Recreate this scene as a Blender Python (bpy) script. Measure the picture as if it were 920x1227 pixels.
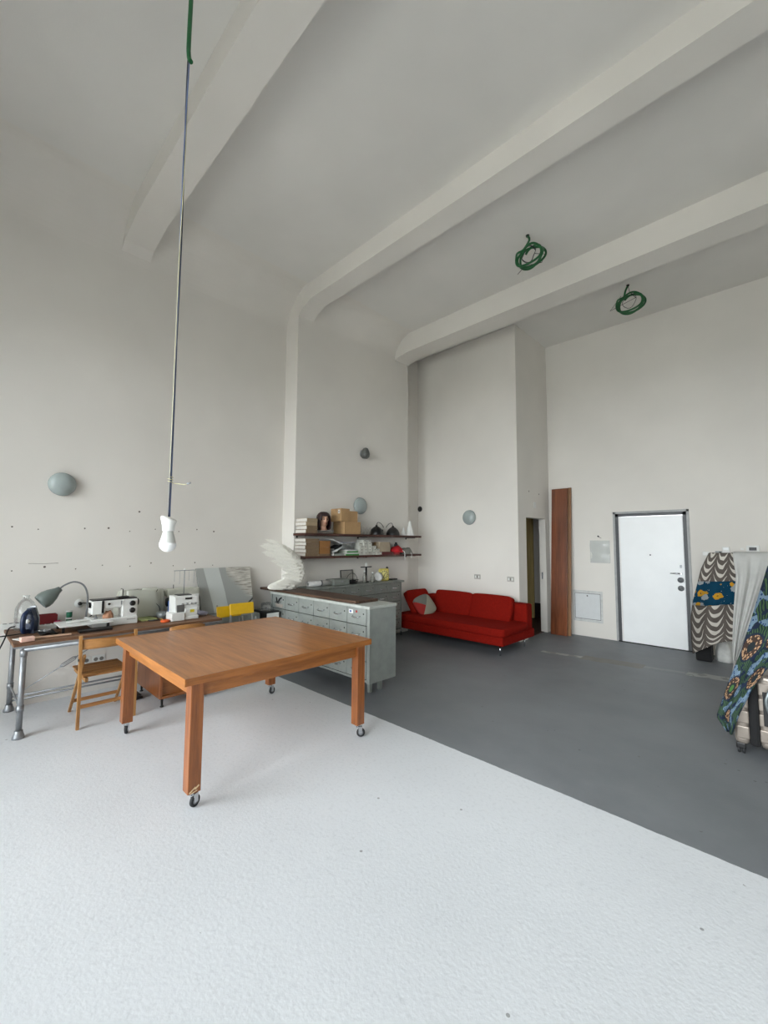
import bpy, bmesh, math, random
from mathutils import Vector, Matrix
R = math.radians
random.seed(7)
scene = bpy.context.scene
for o in list(bpy.data.objects):
    bpy.data.objects.remove(o)
COL = scene.collection

# ------------------------------------------------------------------ camera
FPX = 505.35
yaw, pit, rol = R(-44.2297), R(4.2203), R(0.3168)
fwd = Vector((math.sin(yaw) * math.cos(pit), math.cos(yaw) * math.cos(pit), math.sin(pit)))
rgt = Vector((math.cos(yaw), -math.sin(yaw), 0))
upv = rgt.cross(fwd)
r2 = rgt * math.cos(rol) + upv * math.sin(rol)
u2 = upv * math.cos(rol) - rgt * math.sin(rol)
cd = bpy.data.cameras.new('camera')
cd.sensor_fit = 'VERTICAL'; cd.sensor_height = 36.0; cd.lens = 36.0 * FPX / 1227
cd.clip_start = 0.05
cam = bpy.data.objects.new('camera', cd); COL.objects.link(cam)
mw = Matrix((r2, u2, -fwd)).transposed().to_4x4(); mw.translation = (0, 0, 1.6)
cam.matrix_world = mw
scene.camera = cam

# ------------------------------------------------------------------ sky, exposure
w = bpy.data.worlds.new('overcast_sky'); scene.world = w; w.use_nodes = True
bg = w.node_tree.nodes['Background']
bg.inputs[0].default_value = (0.925, 0.945, 1.0, 1); bg.inputs[1].default_value = 3.4
vs = scene.view_settings
vs.view_transform = 'Standard'; vs.look = 'None'; vs.gamma = 1.0; vs.use_curve_mapping = False
vs.exposure = 2.02
WIN_Y = -1.7                      # inner face of the window wall behind the camera
WINS = [(-4.7, -2.5), (-2.2, 0.0), (0.3, 2.5)]; WZ0, WZ1 = 0.2, 3.7
for i, (a, b) in enumerate(WINS):  # portals only guide the sampling of the sky through the windows
    ld = bpy.data.lights.new('window_portal', 'AREA'); ld.shape = 'RECTANGLE'
    ld.size = b - a; ld.size_y = WZ1 - WZ0; ld.cycles.is_portal = True
    lo = bpy.data.objects.new('window_portal', ld); COL.objects.link(lo)
    lo.location = ((a + b) / 2, WIN_Y - 0.2, (WZ0 + WZ1) / 2); lo.rotation_euler = (R(90), 0, 0)

# ------------------------------------------------------------------ materials
def S(r, g, b):   # sRGB 0..255 -> linear
    f = lambda c: (c / 255 / 12.92) if c / 255 <= .04045 else ((c / 255 + .055) / 1.055) ** 2.4
    return (f(r), f(g), f(b), 1)
def nt(name):
    m = bpy.data.materials.new(name); m.use_nodes = True
    return m, m.node_tree.nodes, m.node_tree.links, m.node_tree.nodes['Principled BSDF']
class N:           # tiny node helper
    def __init__(s, nodes, links): s.n, s.l = nodes, links
    def new(s, t, **k):
        x = s.n.new(t)
        for a, b in k.items(): setattr(x, a, b)
        return x
    def put(s, inp, v):
        if hasattr(v, 'links') or isinstance(v, bpy.types.NodeSocket): s.l.new(v, inp)
        else: inp.default_value = v
    def math(s, op, a, b=0.0, c=0.0):
        x = s.new('ShaderNodeMath', operation=op)
        for i, v in enumerate((a, b, c)): s.put(x.inputs[i], v)
        return x.outputs[0]
    def mix(s, f, a, b):
        x = s.new('ShaderNodeMix', data_type='RGBA')
        s.put(x.inputs[0], f); s.put(x.inputs[6], a); s.put(x.inputs[7], b)
        return x.outputs[2]
    def ramp(s, f, pts):
        x = s.new('ShaderNodeValToRGB'); e = x.color_ramp.elements
        while len(e) < len(pts): e.new(0.5)
        for k, (p, c) in enumerate(pts):
            e[k].position = p; e[k].color = c if len(c) == 4 else (*c, 1)
        s.l.new(f, x.inputs[0]); return x.outputs[0]
    def noise(s, vec, scale, detail=4, rough=.55):
        x = s.new('ShaderNodeTexNoise'); x.inputs['Scale'].default_value = scale
        x.inputs['Detail'].default_value = detail; x.inputs['Roughness'].default_value = rough
        if vec is not None: s.l.new(vec, x.inputs['Vector'])
        return x.outputs[0]
    def coords(s, kind='Object', scale=None):
        t = s.new('ShaderNodeTexCoord'); o = t.outputs[kind]
        if scale:
            m = s.new('ShaderNodeMapping'); m.inputs['Scale'].default_value = scale
            s.l.new(o, m.inputs[0]); o = m.outputs[0]
        return o
    def bump(s, h, strength, dist, bsdf):
        x = s.new('ShaderNodeBump'); x.inputs['Strength'].default_value = strength
        x.inputs['Distance'].default_value = dist; s.l.new(h, x.inputs['Height'])
        s.l.new(x.outputs[0], bsdf.inputs['Normal'])
def hsv(c, k): return (min(1, c[0] * k), min(1, c[1] * k), min(1, c[2] * k), 1)
_mc = {}
def mat(col, rough=.5, metal=0.0, var=.12, scale=14, bump=0.0, bscale=60, sheen=0.0, name=None, trans=0.0, alpha=1.0, spec=.5):
    key = (col, rough, metal, var, scale, bump, bscale, sheen, trans, alpha, spec)
    if key in _mc: return _mc[key]
    m, n, l, b = nt(name or 'paint'); q = N(n, l)
    vec = q.coords()
    f = q.noise(vec, scale)
    c = q.ramp(f, [(.3, hsv(col, 1 - var)), (.7, hsv(col, 1 + var))])
    l.new(c, b.inputs['Base Color'])
    b.inputs['Roughness'].default_value = rough; b.inputs['Metallic'].default_value = metal
    b.inputs['Specular IOR Level'].default_value = spec
    b.inputs['Transmission Weight'].default_value = trans; b.inputs['Alpha'].default_value = alpha
    if sheen: b.inputs['Sheen Weight'].default_value = sheen
    if bump: q.bump(q.noise(vec, bscale, 5), bump, .01, b)
    _mc[key] = m; return m
def wood(c1, c2, axis=0, rough=.4, scale=6, stretch=14, name='wood', bump=.05, coat=0.0):
    m, n, l, b = nt(name); q = N(n, l)
    sc = [scale * stretch] * 3; sc[axis] = scale
    vec = q.coords('Object', tuple(x / 6 for x in sc))
    a = q.noise(vec, 1.6, 6, .6); f = q.noise(vec, 7, 3, .5)
    h = q.math('ADD', q.math('MULTIPLY', a, .7), q.math('MULTIPLY', f, .3))
    l.new(q.ramp(h, [(.35, c1), (.65, c2)]), b.inputs['Base Color'])
    b.inputs['Roughness'].default_value = rough; b.inputs['Coat Weight'].default_value = coat
    b.inputs['Coat Roughness'].default_value = .12
    q.bump(h, bump, .004, b); return m
def plaster(col, name, patch=.05):
    m, n, l, b = nt(name); q = N(n, l); vec = q.coords()
    big = q.noise(vec, .7, 3); fine = q.noise(vec, 45, 6, .65)
    l.new(q.ramp(big, [(.3, hsv(col, 1 - patch)), (.7, hsv(col, 1 + patch))]), b.inputs['Base Color'])
    b.inputs['Roughness'].default_value = .85; b.inputs['Specular IOR Level'].default_value = .25
    q.bump(fine, .12, .006, b); return m
M = {}
M['wall'] = plaster((.775, .744, .69, 1), 'white_wall_paint')
M['ceil'] = plaster((.77, .75, .71, 1), 'white_ceiling_paint')
M['white'] = mat(S(232, 232, 228), .35, var=.03, name='white_enamel')
M['whitep'] = mat(S(225, 226, 222), .45, var=.04, name='white_plastic')
M['black'] = mat(S(18, 18, 19), .4, var=.2, name='black_plastic')
M['blackc'] = mat(S(15, 15, 16), .85, var=.3, name='black_cloth')
M['steel'] = mat(S(150, 153, 156), .45, .7, var=.12, scale=20, name='galvanised_steel')
M['chrome'] = mat(S(205, 207, 210), .15, 1.0, var=.05, name='chrome')
M['rubber'] = mat(S(35, 36, 38), .7, var=.2, name='rubber')
M['teak'] = wood(S(140, 84, 34), S(184, 118, 54), 0, .34, name='varnished_teak', coat=.18)
M['teaky'] = wood(S(126, 74, 30), S(170, 106, 50), 1, .35, name='varnished_teak_rail', coat=.2)
M['teakz'] = wood(S(112, 62, 28), S(158, 94, 46), 2, .35, name='varnished_teak_leg', coat=.2)
M['pine'] = wood(S(140, 96, 50), S(190, 140, 82), 2, .5, name='pine')
M['piney'] = wood(S(140, 92, 46), S(186, 132, 74), 1, .5, name='pine_slat')
M['benchtop'] = wood(S(84, 56, 38), S(138, 98, 66), 1, .55, name='worn_bench_wood')
M['darkboard'] = wood(S(48, 34, 26), S(92, 68, 52), 0, .55, name='dark_board')
M['shelfw'] = wood(S(50, 24, 18), S(84, 44, 32), 1, .5, name='dark_shelf_wood')
M['plank'] = wood(S(86, 46, 26), S(138, 78, 46), 2, .3, scale=3, name='plank_wood', coat=.3)
M['cab'] = mat(S(150, 155, 150), .42, .25, var=.1, scale=9, name='grey_green_steel')
M['cabdark'] = mat(S(128, 133, 127), .45, .2, var=.14, scale=9, name='worn_grey_steel')
M['gap'] = mat(S(28, 28, 27), .8, name='dark_gap')
M['sofa'] = mat(S(128, 25, 17), .9, var=.12, scale=40, bump=.25, bscale=300, sheen=0, name='red_sofa_fabric', spec=.05)
M['card'] = mat(S(176, 142, 100), .8, var=.06, name='cardboard')
M['yellow'] = mat(S(214, 170, 20), .4, var=.06, name='yellow_plywood')

# floor: white paint up to a straight edge, grey paint beyond, scrapes and specks
m, n, l, b = nt('painted_concrete'); q = N(n, l); vec = q.coords()
sep = q.new('ShaderNodeSeparateXYZ'); l.new(vec, sep.inputs[0]); fx, fy = sep.outputs[0], sep.outputs[1]
edge = q.math('ADD', 2.838, q.math('MULTIPLY', q.math('SUBTRACT', q.noise(vec, 9), .5), .02))
isg = q.math('GREATER_THAN', fy, edge)
big = q.noise(vec, .9, 5); med = q.noise(vec, 5, 6, .65)
white = q.ramp(big, [(.3, (.69, .715, .74, 1)), (.7, (.75, .775, .80, 1))])
white = q.mix(q.ramp(q.noise(vec, 38, 4, .6), [(.52, (0, 0, 0, 1)), (.75, (.30, .30, .30, 1))]), white, (.46, .48, .50, 1))
gry = q.ramp(q.math('ADD', q.math('MULTIPLY', big, .6), q.math('MULTIPLY', med, .4)), [(.35, (.150, .162, .176, 1)), (.65, (.225, .240, .255, 1))])
# scraped strip in front of the door
ly = q.math('ADD', 6.66, q.math('MULTIPLY', fx, .135))
dl = q.math('ABSOLUTE', q.math('SUBTRACT', fy, ly))
def rng(lo, hi): return q.math('MULTIPLY', q.math('GREATER_THAN', fx, lo), q.math('LESS_THAN', fx, hi))
brn = rng(-2.25, -1.5)
wid = q.math('MULTIPLY', q.math('ADD', .05, q.math('ADD', q.math('MULTIPLY', brn, .075), q.math('MULTIPLY', rng(-1.05, -.5), .05))), q.math('ADD', .35, q.math('MULTIPLY', q.noise(vec, 6, 4), 1.3)))
strip = q.math('MULTIPLY', q.math('LESS_THAN', dl, wid), q.math('SUBTRACT', rng(-2.8, -.5), q.math('MULTIPLY', rng(-1.5, -1.05), .75)))
stripc = q.mix(brn, q.mix(q.math('GREATER_THAN', q.noise(vec, 7, 3), .5), (.26, .26, .25, 1), (.42, .42, .41, 1)), (.19, .18, .155, 1))
gry = q.mix(q.math('MULTIPLY', strip, .9), gry, stripc)
base = q.mix(isg, white, gry)
vor = q.new('ShaderNodeTexVoronoi'); vor.inputs['Scale'].default_value = 5.5; vor.inputs['Randomness'].default_value = 1
l.new(vec, vor.inputs['Vector'])
spk = q.math('MULTIPLY', q.math('LESS_THAN', vor.outputs['Distance'], .045), q.math('GREATER_THAN', q.noise(vec, 2.3, 2), .5))
base = q.mix(q.math('MULTIPLY', spk, .6), base, (.10, .095, .085, 1))
vo2 = q.new('ShaderNodeTexVoronoi'); vo2.inputs['Scale'].default_value = 11; l.new(vec, vo2.inputs['Vector'])
sp2 = q.math('MULTIPLY', q.math('MULTIPLY', isg, q.math('LESS_THAN', vo2.outputs['Distance'], .10)), q.math('GREATER_THAN', q.noise(vec, 1.7, 3), .585))
base = q.mix(q.math('MULTIPLY', sp2, .55), base, (.07, .065, .06, 1))
l.new(base, b.inputs['Base Color'])
l.new(q.ramp(med, [(.3, (.42,) * 3), (.7, (.6,) * 3)]), b.inputs['Roughness'])
q.bump(q.noise(vec, 60, 5, .6), .2, .007, b)
M['floor'] = m

def thinglass(name, tint=(1, 1, 1, 1), gl=.12, fk=.9):
    m, n, l, b = nt(name); n.remove(b); q = N(n, l)
    t = q.new('ShaderNodeBsdfTransparent'); t.inputs[0].default_value = tint
    g = q.new('ShaderNodeBsdfGlossy'); g.inputs['Roughness'].default_value = .06
    fr = q.new('ShaderNodeFresnel'); fr.inputs[0].default_value = 1.45
    x = q.new('ShaderNodeMixShader'); l.new(q.math('MULTIPLY_ADD', fr.outputs[0], fk, gl), x.inputs[0])
    l.new(t.outputs[0], x.inputs[1]); l.new(g.outputs[0], x.inputs[2])
    l.new(x.outputs[0], n['Material Output'].inputs[0]); return m
M['pane'] = thinglass('window_glass', (.97, .99, .98, 1), .0)
M['clear'] = thinglass('clear_plastic', (.94, .96, .97, 1), .03, .4)

# ------------------------------------------------------------------ geometry helpers
def nb(): return bmesh.new()
def box(bm, c, s, bev=0.0, rot=None, seg=2):
    mt = Matrix.Translation(c)
    if rot is not None: mt = mt @ (rot if isinstance(rot, Matrix) else Matrix.Rotation(rot, 4, 'Z'))
    r = bmesh.ops.create_cube(bm, size=1.0, matrix=mt @ Matrix.Diagonal((*s, 1)))
    if bev:
        es = list({e for v in r['verts'] for e in v.link_edges})
        bmesh.ops.bevel(bm, geom=es, offset=bev, segments=seg, profile=.5, affect='EDGES')
    return bm
def bb(bm, x0, x1, y0, y1, z0, z1, bev=0.0, seg=2):
    return box(bm, ((x0 + x1) / 2, (y0 + y1) / 2, (z0 + z1) / 2), (abs(x1 - x0), abs(y1 - y0), abs(z1 - z0)), bev, None, seg)
def frame_of(d):
    d = Vector(d).normalized(); a = Vector((0, 0, 1)) if abs(d.z) < .95 else Vector((1, 0, 0))
    x = a.cross(d).normalized(); return x, d.cross(x)
def tube(bm, pts, r, seg=10, closed=False, caps=True):
    pts = [Vector(p) for p in pts]; rings = []; k = len(pts)
    rs = r if isinstance(r, (list, tuple)) else [r] * k
    px = None
    for i, p in enumerate(pts):
        if closed: d = pts[(i + 1) % k] - pts[i - 1]
        else: d = pts[min(i + 1, k - 1)] - pts[max(i - 1, 0)]
        d.normalize()
        if px is None: x, y = frame_of(d)
        else:
            x = (px - d * px.dot(d)).normalized(); y = d.cross(x)
        px = x
        rings.append([bm.verts.new(p + (x * math.cos(t) + y * math.sin(t)) * rs[i]) for t in [2 * math.pi * j / seg for j in range(seg)]])
    for i in range(k if closed else k - 1):
        a, c = rings[i], rings[(i + 1) % k]
        for j in range(seg):
            f = bm.faces.new((a[j], a[(j + 1) % seg], c[(j + 1) % seg], c[j])); f.smooth = True
    if caps and not closed:
        bm.faces.new(rings[0][::-1]); bm.faces.new(rings[-1])
    return bm
def cyl(bm, a, b_, r, seg=16, r2_=None): return tube(bm, [a, b_], [r, r if r2_ is None else r2_], seg)
def lathe(bm, prof, c=(0, 0, 0), seg=20, axis=(0, 0, 1), smooth=True):
    c = Vector(c); ax = Vector(axis).normalized(); x, y = frame_of(ax); rings = []
    for r, h in prof:
        if r < 1e-6: rings.append([bm.verts.new(c + ax * h)])
        else: rings.append([bm.verts.new(c + ax * h + (x * math.cos(t) + y * math.sin(t)) * r) for t in [2 * math.pi * j / seg for j in range(seg)]])
    for a, d in zip(rings, rings[1:]):
        for j in range(seg):
            k = (j + 1) % seg
            if len(a) == 1 and len(d) == 1: continue
            if len(a) == 1: f = bm.faces.new((a[0], d[k], d[j]))
            elif len(d) == 1: f = bm.faces.new((a[j], a[k], d[0]))
            else: f = bm.faces.new((a[j], a[k], d[k], d[j]))
            f.smooth = smooth
    return bm
def arc(c, r, a0, a1, k=8, plane='xz'):
    out = []
    for i in range(k + 1):
        t = R(a0 + (a1 - a0) * i / k); u, v = math.cos(t) * r, math.sin(t) * r
        out.append((c[0] + u, c[1], c[2] + v) if plane == 'xz' else ((c[0], c[1] + u, c[2] + v) if plane == 'yz' else (c[0] + u, c[1] + v, c[2])))
    return out
def smoothpath(pts, k=6):
    P = [Vector(p) for p in pts]; P = [P[0]] + P + [P[-1]]; out = []
    for i in range(1, len(P) - 2):
        for j in range(k):
            t = j / k; a, b_, c, d = P[i - 1], P[i], P[i + 1], P[i + 2]
            out.append(.5 * ((2 * b_) + (c - a) * t + (2 * a - 5 * b_ + 4 * c - d) * t * t + (3 * b_ - a - 3 * c + d) * t ** 3))
    out.append(P[-2]); return out
def prism(bm, poly, d):
    """polygon (list of 3d points) extruded by vector d"""
    a = [bm.verts.new(p) for p in poly]; c = [bm.verts.new(Vector(p) + Vector(d)) for p in poly]; k = len(a)
    bm.faces.new(a); bm.faces.new(c[::-1])
    for i in range(k): bm.faces.new((a[i], c[i], c[(i + 1) % k], a[(i + 1) % k]))
    return bm
def sheet(bm, fn, nu, nv, u0=0, u1=1, v0=0, v1=1):
    uvl = bm.loops.layers.uv.verify(); g = []
    for j in range(nv + 1):
        v = v0 + (v1 - v0) * j / nv
        g.append([(bm.verts.new(fn(u0 + (u1 - u0) * i / nu, v)), u0 + (u1 - u0) * i / nu, v) for i in range(nu + 1)])
    for j in range(nv):
        for i in range(nu):
            q4 = (g[j][i], g[j][i + 1], g[j + 1][i + 1], g[j + 1][i])
            f = bm.faces.new([x[0] for x in q4]); f.smooth = True
            for lp, x in zip(f.loops, q4): lp[uvl].uv = (x[1], x[2])
    return bm
def rnd_cushion(bm, c, s, puff=.35, rot=None, nu=8, e=6.0):
    """soft pillow block: rounded box with bulging faces"""
    mt = Matrix.Translation(c) @ (rot if rot is not None else Matrix())
    r = bmesh.ops.create_cube(bm, size=2.0)
    vs_ = r['verts']
    es = list({e for v in vs_ for e in v.link_edges})
    bmesh.ops.subdivide_edges(bm, edges=es, cuts=nu - 1, use_grid_fill=True)
    for v in bm.verts:
        if v.tag: continue
        v.tag = True
        x, y, z = v.co
        L = (abs(x) ** e + abs(y) ** e + abs(z) ** e) ** (1 / e)
        x, y, z = x / L, y / L, z / L
        bx_ = (1 - x * x); by_ = (1 - y * y); bz_ = (1 - z * z)
        x2 = x * (1 + puff * .12 * by_ * bz_); y2 = y * (1 + puff * .12 * bx_ * bz_); z2 = z * (1 - puff * .3 + puff * .6 * bx_ * by_)
        v.co = mt @ Vector((x2 * s[0] / 2, y2 * s[1] / 2, z2 * s[2] / 2))
    for f in bm.faces: f.smooth = True
    return bm
def obj(name, bm, material, parent=None, sol=0.0, sub=0):
    bmesh.ops.recalc_face_normals(bm, faces=bm.faces[:]) if not sol else None
    me = bpy.data.meshes.new(name); bm.to_mesh(me); bm.free(); me.materials.append(material)
    o = bpy.data.objects.new(name, me); COL.objects.link(o)
    if parent is not None: o.parent = parent
    if sol:
        x = o.modifiers.new('thickness', 'SOLIDIFY'); x.thickness = sol; x.offset = 0
    if sub:
        x = o.modifiers.new('smooth', 'SUBSURF'); x.levels = sub; x.render_levels = sub
    return o
def share(name, src, parent, loc=(0, 0, 0), rot=(0, 0, 0), scl=(1, 1, 1)):
    o = bpy.data.objects.new(name, src.data); COL.objects.link(o); o.parent = parent
    o.location = loc; o.rotation_euler = rot; o.scale = scl; return o
def tag(o, label, cat, group=None):
    o['label'] = label; o['category'] = cat
    if group: o['group'] = group
    return o
def thing(name, label, cat, loc=(0, 0, 0), rz=0.0, group=None):
    o = bpy.data.objects.new(name, None); COL.objects.link(o); o.empty_display_size = .05
    o.location = loc; o.rotation_euler = (0, 0, rz); return tag(o, label, cat, group)
def solo(name, bm, material, label, cat, loc=(0, 0, 0), rz=0.0, group=None, sol=0.0):
    o = obj(name, bm, material, None, sol); o.location = loc; o.rotation_euler = (0, 0, rz); return tag(o, label, cat, group)
def struct(name, bm, material, parent=None, label=None):
    o = obj(name, bm, material, parent)
    if parent is None: o['kind'] = 'structure'
    if label: o['label'] = label
    return o
def dup(root, loc, rz, label=None, group=None):
    r = root.copy(); COL.objects.link(r); r.location = loc; r.rotation_euler = (0, 0, rz)
    if label: r['label'] = label
    if group: r['group'] = group
    for ch in list(root.children):
        c = ch.copy(); COL.objects.link(c); c.parent = r
        for g in list(ch.children):
            d = g.copy(); COL.objects.link(d); d.parent = c
    return r

# ------------------------------------------------------------------ the room
XL, XP, YD, ZC, XR = -5.48, -5.17, 7.85, 5.39, 3.0
struct('floor', bb(nb(), -5.9, XR + .2, WIN_Y - .3, 9.2, -.12, 0), M['floor'])
struct('ground_outside', bb(nb(), -30, 30, -40, WIN_Y - .35, -.3, -.15), mat(S(150, 148, 142), .9, name='pavement'))
# left wall with the soft cove into the ceiling (profile extruded along y)
def wallprofile(xw, y0, y1, rc):
    bm = nb(); pts = [(xw, 0)] + [(xw + rc - rc * math.cos(R(a)), ZC - rc + rc * math.sin(R(a))) for a in range(0, 91, 6)]
    pts = pts + [(xw + rc, ZC + .12), (-5.75, ZC + .12), (-5.75, 0)]
    prism(bm, [(x, y0, z) for x, z in pts], (0, y1 - y0, 0))
    return bm
wl = struct('wall_left', wallprofile(XL, WIN_Y - .3, 3.6, .55), M['wall'])
wp = struct('wall_pier', wallprofile(XP, 3.455, 5.955, .42), M['wall'])
struct('wall_recess', bb(nb(), -5.75, -5.46, 5.95, 6.8, 0, ZC + .1), M['wall'])
ww = struct('wall_sofa', bb(nb(), -5.6, -3.3, 6.6, 6.75, 0, ZC + .1), M['wall'])
# wall with the doorway (x = -3.3)
bm = nb(); bb(bm, -3.42, -3.3, 6.75, 6.89, 0, 2.06); bb(bm, -3.42, -3.3, 7.665, YD, 0, 2.06); bb(bm, -3.42, -3.3, 6.75, YD, 2.06, ZC + .1)
ws = struct('wall_doorway', bm, M['wall'])
DX0, DX1, DZ = -2.185, -1.165, 2.125
bm = nb(); bb(bm, -3.42, DX0, YD, YD + .25, 0, ZC + .1); bb(bm, DX1, XR + .2, YD, YD + .25, 0, ZC + .1); bb(bm, DX0, DX1, YD, YD + .25, DZ, ZC + .1)
wd = struct('wall_back', bm, M['wall'])
struct('wall_right', bb(nb(), XR, XR + .2, WIN_Y - .3, YD + .2, 0, ZC + .1), M['wall'])
bm = nb(); x0 = -5.7
for a, b_ in WINS:
    bb(bm, x0, a, WIN_Y - .3, WIN_Y, 0, ZC + .1); bb(bm, a, b_, WIN_Y - .3, WIN_Y, 0, WZ0); bb(bm, a, b_, WIN_Y - .3, WIN_Y, WZ1, ZC + .1); x0 = b_
bb(bm, x0, XR + .2, WIN_Y - .3, WIN_Y, 0, ZC + .1)
struct('wall_front', bm, M['wall'])
for i, (a, b_) in enumerate(WINS):
    bm = nb()
    for x in (a, a + (b_ - a) / 3, a + 2 * (b_ - a) / 3, b_): bb(bm, x - .03, x + .03, WIN_Y - .2, WIN_Y - .12, WZ0, WZ1)
    for z in (WZ0 + .03, WZ0 + 1.3, WZ1 - .9, WZ1 - .03): bb(bm, a, b_, WIN_Y - .195, WIN_Y - .125, z - .03, z + .03)
    wf = struct('window_%d' % (i + 1), bm, mat(S(120, 122, 122), .5, .2, name='steel_window_frame'))
    for k in range(3):
        xx = a + (b_ - a) * k / 3
        obj('pane', bb(nb(), xx + .03, xx + (b_ - a) / 3 - .03, WIN_Y - .163, WIN_Y - .157, WZ0 + .06, WZ1 - .06), M['pane'], wf)
struct('ceiling', bb(nb(), -5.7, XR + .2, WIN_Y - .3, 8.1, ZC, ZC + .15), M['ceil'])
def beam(nm, xw, y0, y1, zb, xk, zh):
    poly = [(xw - .02, y0, zh - .03), (xw, y0, zh), (xw + .12, y0, zh + (zb - zh) * .55), (xk - .06, y0, zb - .008), (xk, y0, zb), (XR + .05, y0, zb), (XR + .05, y0, ZC + .05), (xw - .02, y0, ZC + .05)]
    return struct(nm, prism(nb(), poly, (0, y1 - y0, 0)), M['wall'])
beam('trim_1', XL, 1.21, 1.515, 5.14, -4.9, 4.97)
beam('trim_2', XP, 3.457, 3.73, 5.14, -4.83, 5.0)
beam('trim_3', XP, 5.577, 5.953, 5.05, -4.85, 4.99)
# small dim room behind the doorway
olive = mat(S(150, 140, 105), .8, var=.05, name='olive_wall_paint')
bm = nb(); bb(bm, -5.5, -3.42, 9.0, 9.15, 0, 2.7); bb(bm, -5.6, -5.45, 6.75, 9.15, 0, 2.7); bb(bm, -3.42, -3.3, 8.1, 9.15, 0, 2.7); bb(bm, -5.6, -3.37, 6.75, 9.15, 2.6, 2.7)
wi = struct('wall_inner', bm, M['wall'])
bm = nb(); bb(bm, -4.9, -4.07, 8.8, 8.84, 0.02, 2.2, .004)
d2 = struct('door_2', bm, wood(S(176, 156, 100), S(200, 178, 120), 2, .5, name='olive_wood'))
bm = nb(); bb(bm, -5.45, -3.5, 8.97, 9.0, 0, .32)
struct('baseboard_inner', bm, mat(S(40, 30, 28), .5, name='dark_tiles'))
struct('floor_inner', bb(nb(), -5.45, -3.36, 6.75, 9.0, 0, .006), mat(S(70, 36, 30), .5, name='dark_red_floor'))
obj('lock_plate', bb(nb(), -3.385, -3.36, 7.655, 7.668, .96, 1.08), M['steel'], ws)
bm = nb(); bb(bm, -3.3, -3.288, 7.19, 7.27, 2.24, 2.34, .004)
solo('wall_switch', bm, M['whitep'], 'small white switch box high above the dim doorway', 'switch')
bm = nb()
for y, z in ((7.02, 2.52), (7.42, 2.5)): cyl(bm, (-3.302, y, z), (-3.297, y, z), .012, 8)
obj('screw_hole', bm, M['black'], ws)
# left wall: rows of plugged screw holes, a scuff
hole = None; plug = mat(S(105, 98, 90), .9, name='filled_hole')
HP = [(.42, 1.74), (.62, 1.72), (1.01, 1.74), (1.23, 1.75), (1.44, 1.72), (1.71, 1.75), (1.53, 1.95), (1.98, 1.73), (2.2, 1.76), (2.42, 1.74), (.44, 1.31), (.69, 1.34), (.95, 1.31), (1.19, 1.34), (1.46, 1.32), (1.68, 1.35), (2.19, 1.34), (2.42, 1.3), (1.93, 1.31)]
for y, z in HP:
    if hole is None:
        hole = obj('screw_hole', cyl(nb(), (-.003, 0, 0), (.0015, 0, 0), .009, 10), plug, wl); o = hole
    else: o = share('screw_hole', hole, wl)
    k = random.choice((.7, .9, 1.2)); o.location = (XL, y, z); o.scale = (1, k, k)
obj('scratch', tube(nb(), [(XL, .56, 1.378), (XL + .001, .68, 1.372), (XL, .8, 1.376)], .0025, 6), mat(S(150, 145, 134), .9, name='scuff'), wl)

# door
dark = mat(S(70, 72, 74), .45, .1, var=.06, name='dark_door_frame')
bm = nb()
for x in (DX0 + .055, DX1 - .055): pass
bb(bm, DX0 + .012, DX0 + .06, YD - .004, YD + .12, 0, DZ - .012); bb(bm, DX1 - .06, DX1 - .012, YD - .004, YD + .12, 0, DZ - .012); bb(bm, DX0 + .012, DX1 - .012, YD - .004, YD + .12, DZ - .06, DZ - .012)
d1 = struct('door_1', bm, dark, None, 'white armoured entrance door in a dark steel frame')
bm = nb(); bb(bm, DX0 - .02, DX0 + .012, YD - .014, YD + .02, 0, DZ + .02); bb(bm, DX1 - .012, DX1 + .02, YD - .014, YD + .02, 0, DZ + .02); bb(bm, DX0 - .02, DX1 + .02, YD - .014, YD + .02, DZ - .012, DZ + .02)
obj('outer_frame', bm, mat(S(165, 166, 165), .5, name='pale_frame'), d1)
leaf = obj('door_leaf', bb(nb(), DX0 + .064, DX1 - .064, YD - .012, YD + .05, .012, DZ - .066, .003), mat(S(243, 245, 245), .3, var=.02, scale=4, name='white_door_laminate'), d1)
obj('edge_strip', bb(nb(), DX0 + .07, DX0 + .088, YD - .016, YD, .014, DZ - .07), M['white'], d1)
obj('threshold', bb(nb(), DX0 + .01, DX1 - .01, YD - .02, YD + .1, 0, .014), M['gap'], d1)
hm = M['chrome']; xh = DX1 - .11
bm = nb(); cyl(bm, (xh, YD - .012, 1.16), (xh, YD - .055, 1.16), .014); tube(bm, [(xh, YD - .055, 1.16), (xh - .06, YD - .06, 1.162), (xh - .135, YD - .055, 1.158)], [.012, .011, .008], 10)
obj('handle', bm, hm, leaf)
for z in (1.06, .935): obj('lock_rosette', lathe(nb(), [(0, 0), (.042, 0), (.042, .012), (.034, .022), (.018, .022), (.016, .034), (0, .034)], (xh - .01, YD - .012, z), 20, (0, -1, 0)), M['steel'], leaf)
obj('keyhole_plate', bb(nb(), xh - .012, xh + .012, YD - .02, YD - .01, 1.245, 1.29, .003), M['steel'], leaf)
obj('peephole', lathe(nb(), [(0, 0), (.011, 0), (.011, .006), (0, .006)], (-1.675, YD - .012, 1.435), 14, (0, -1, 0)), M['black'], leaf)
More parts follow.
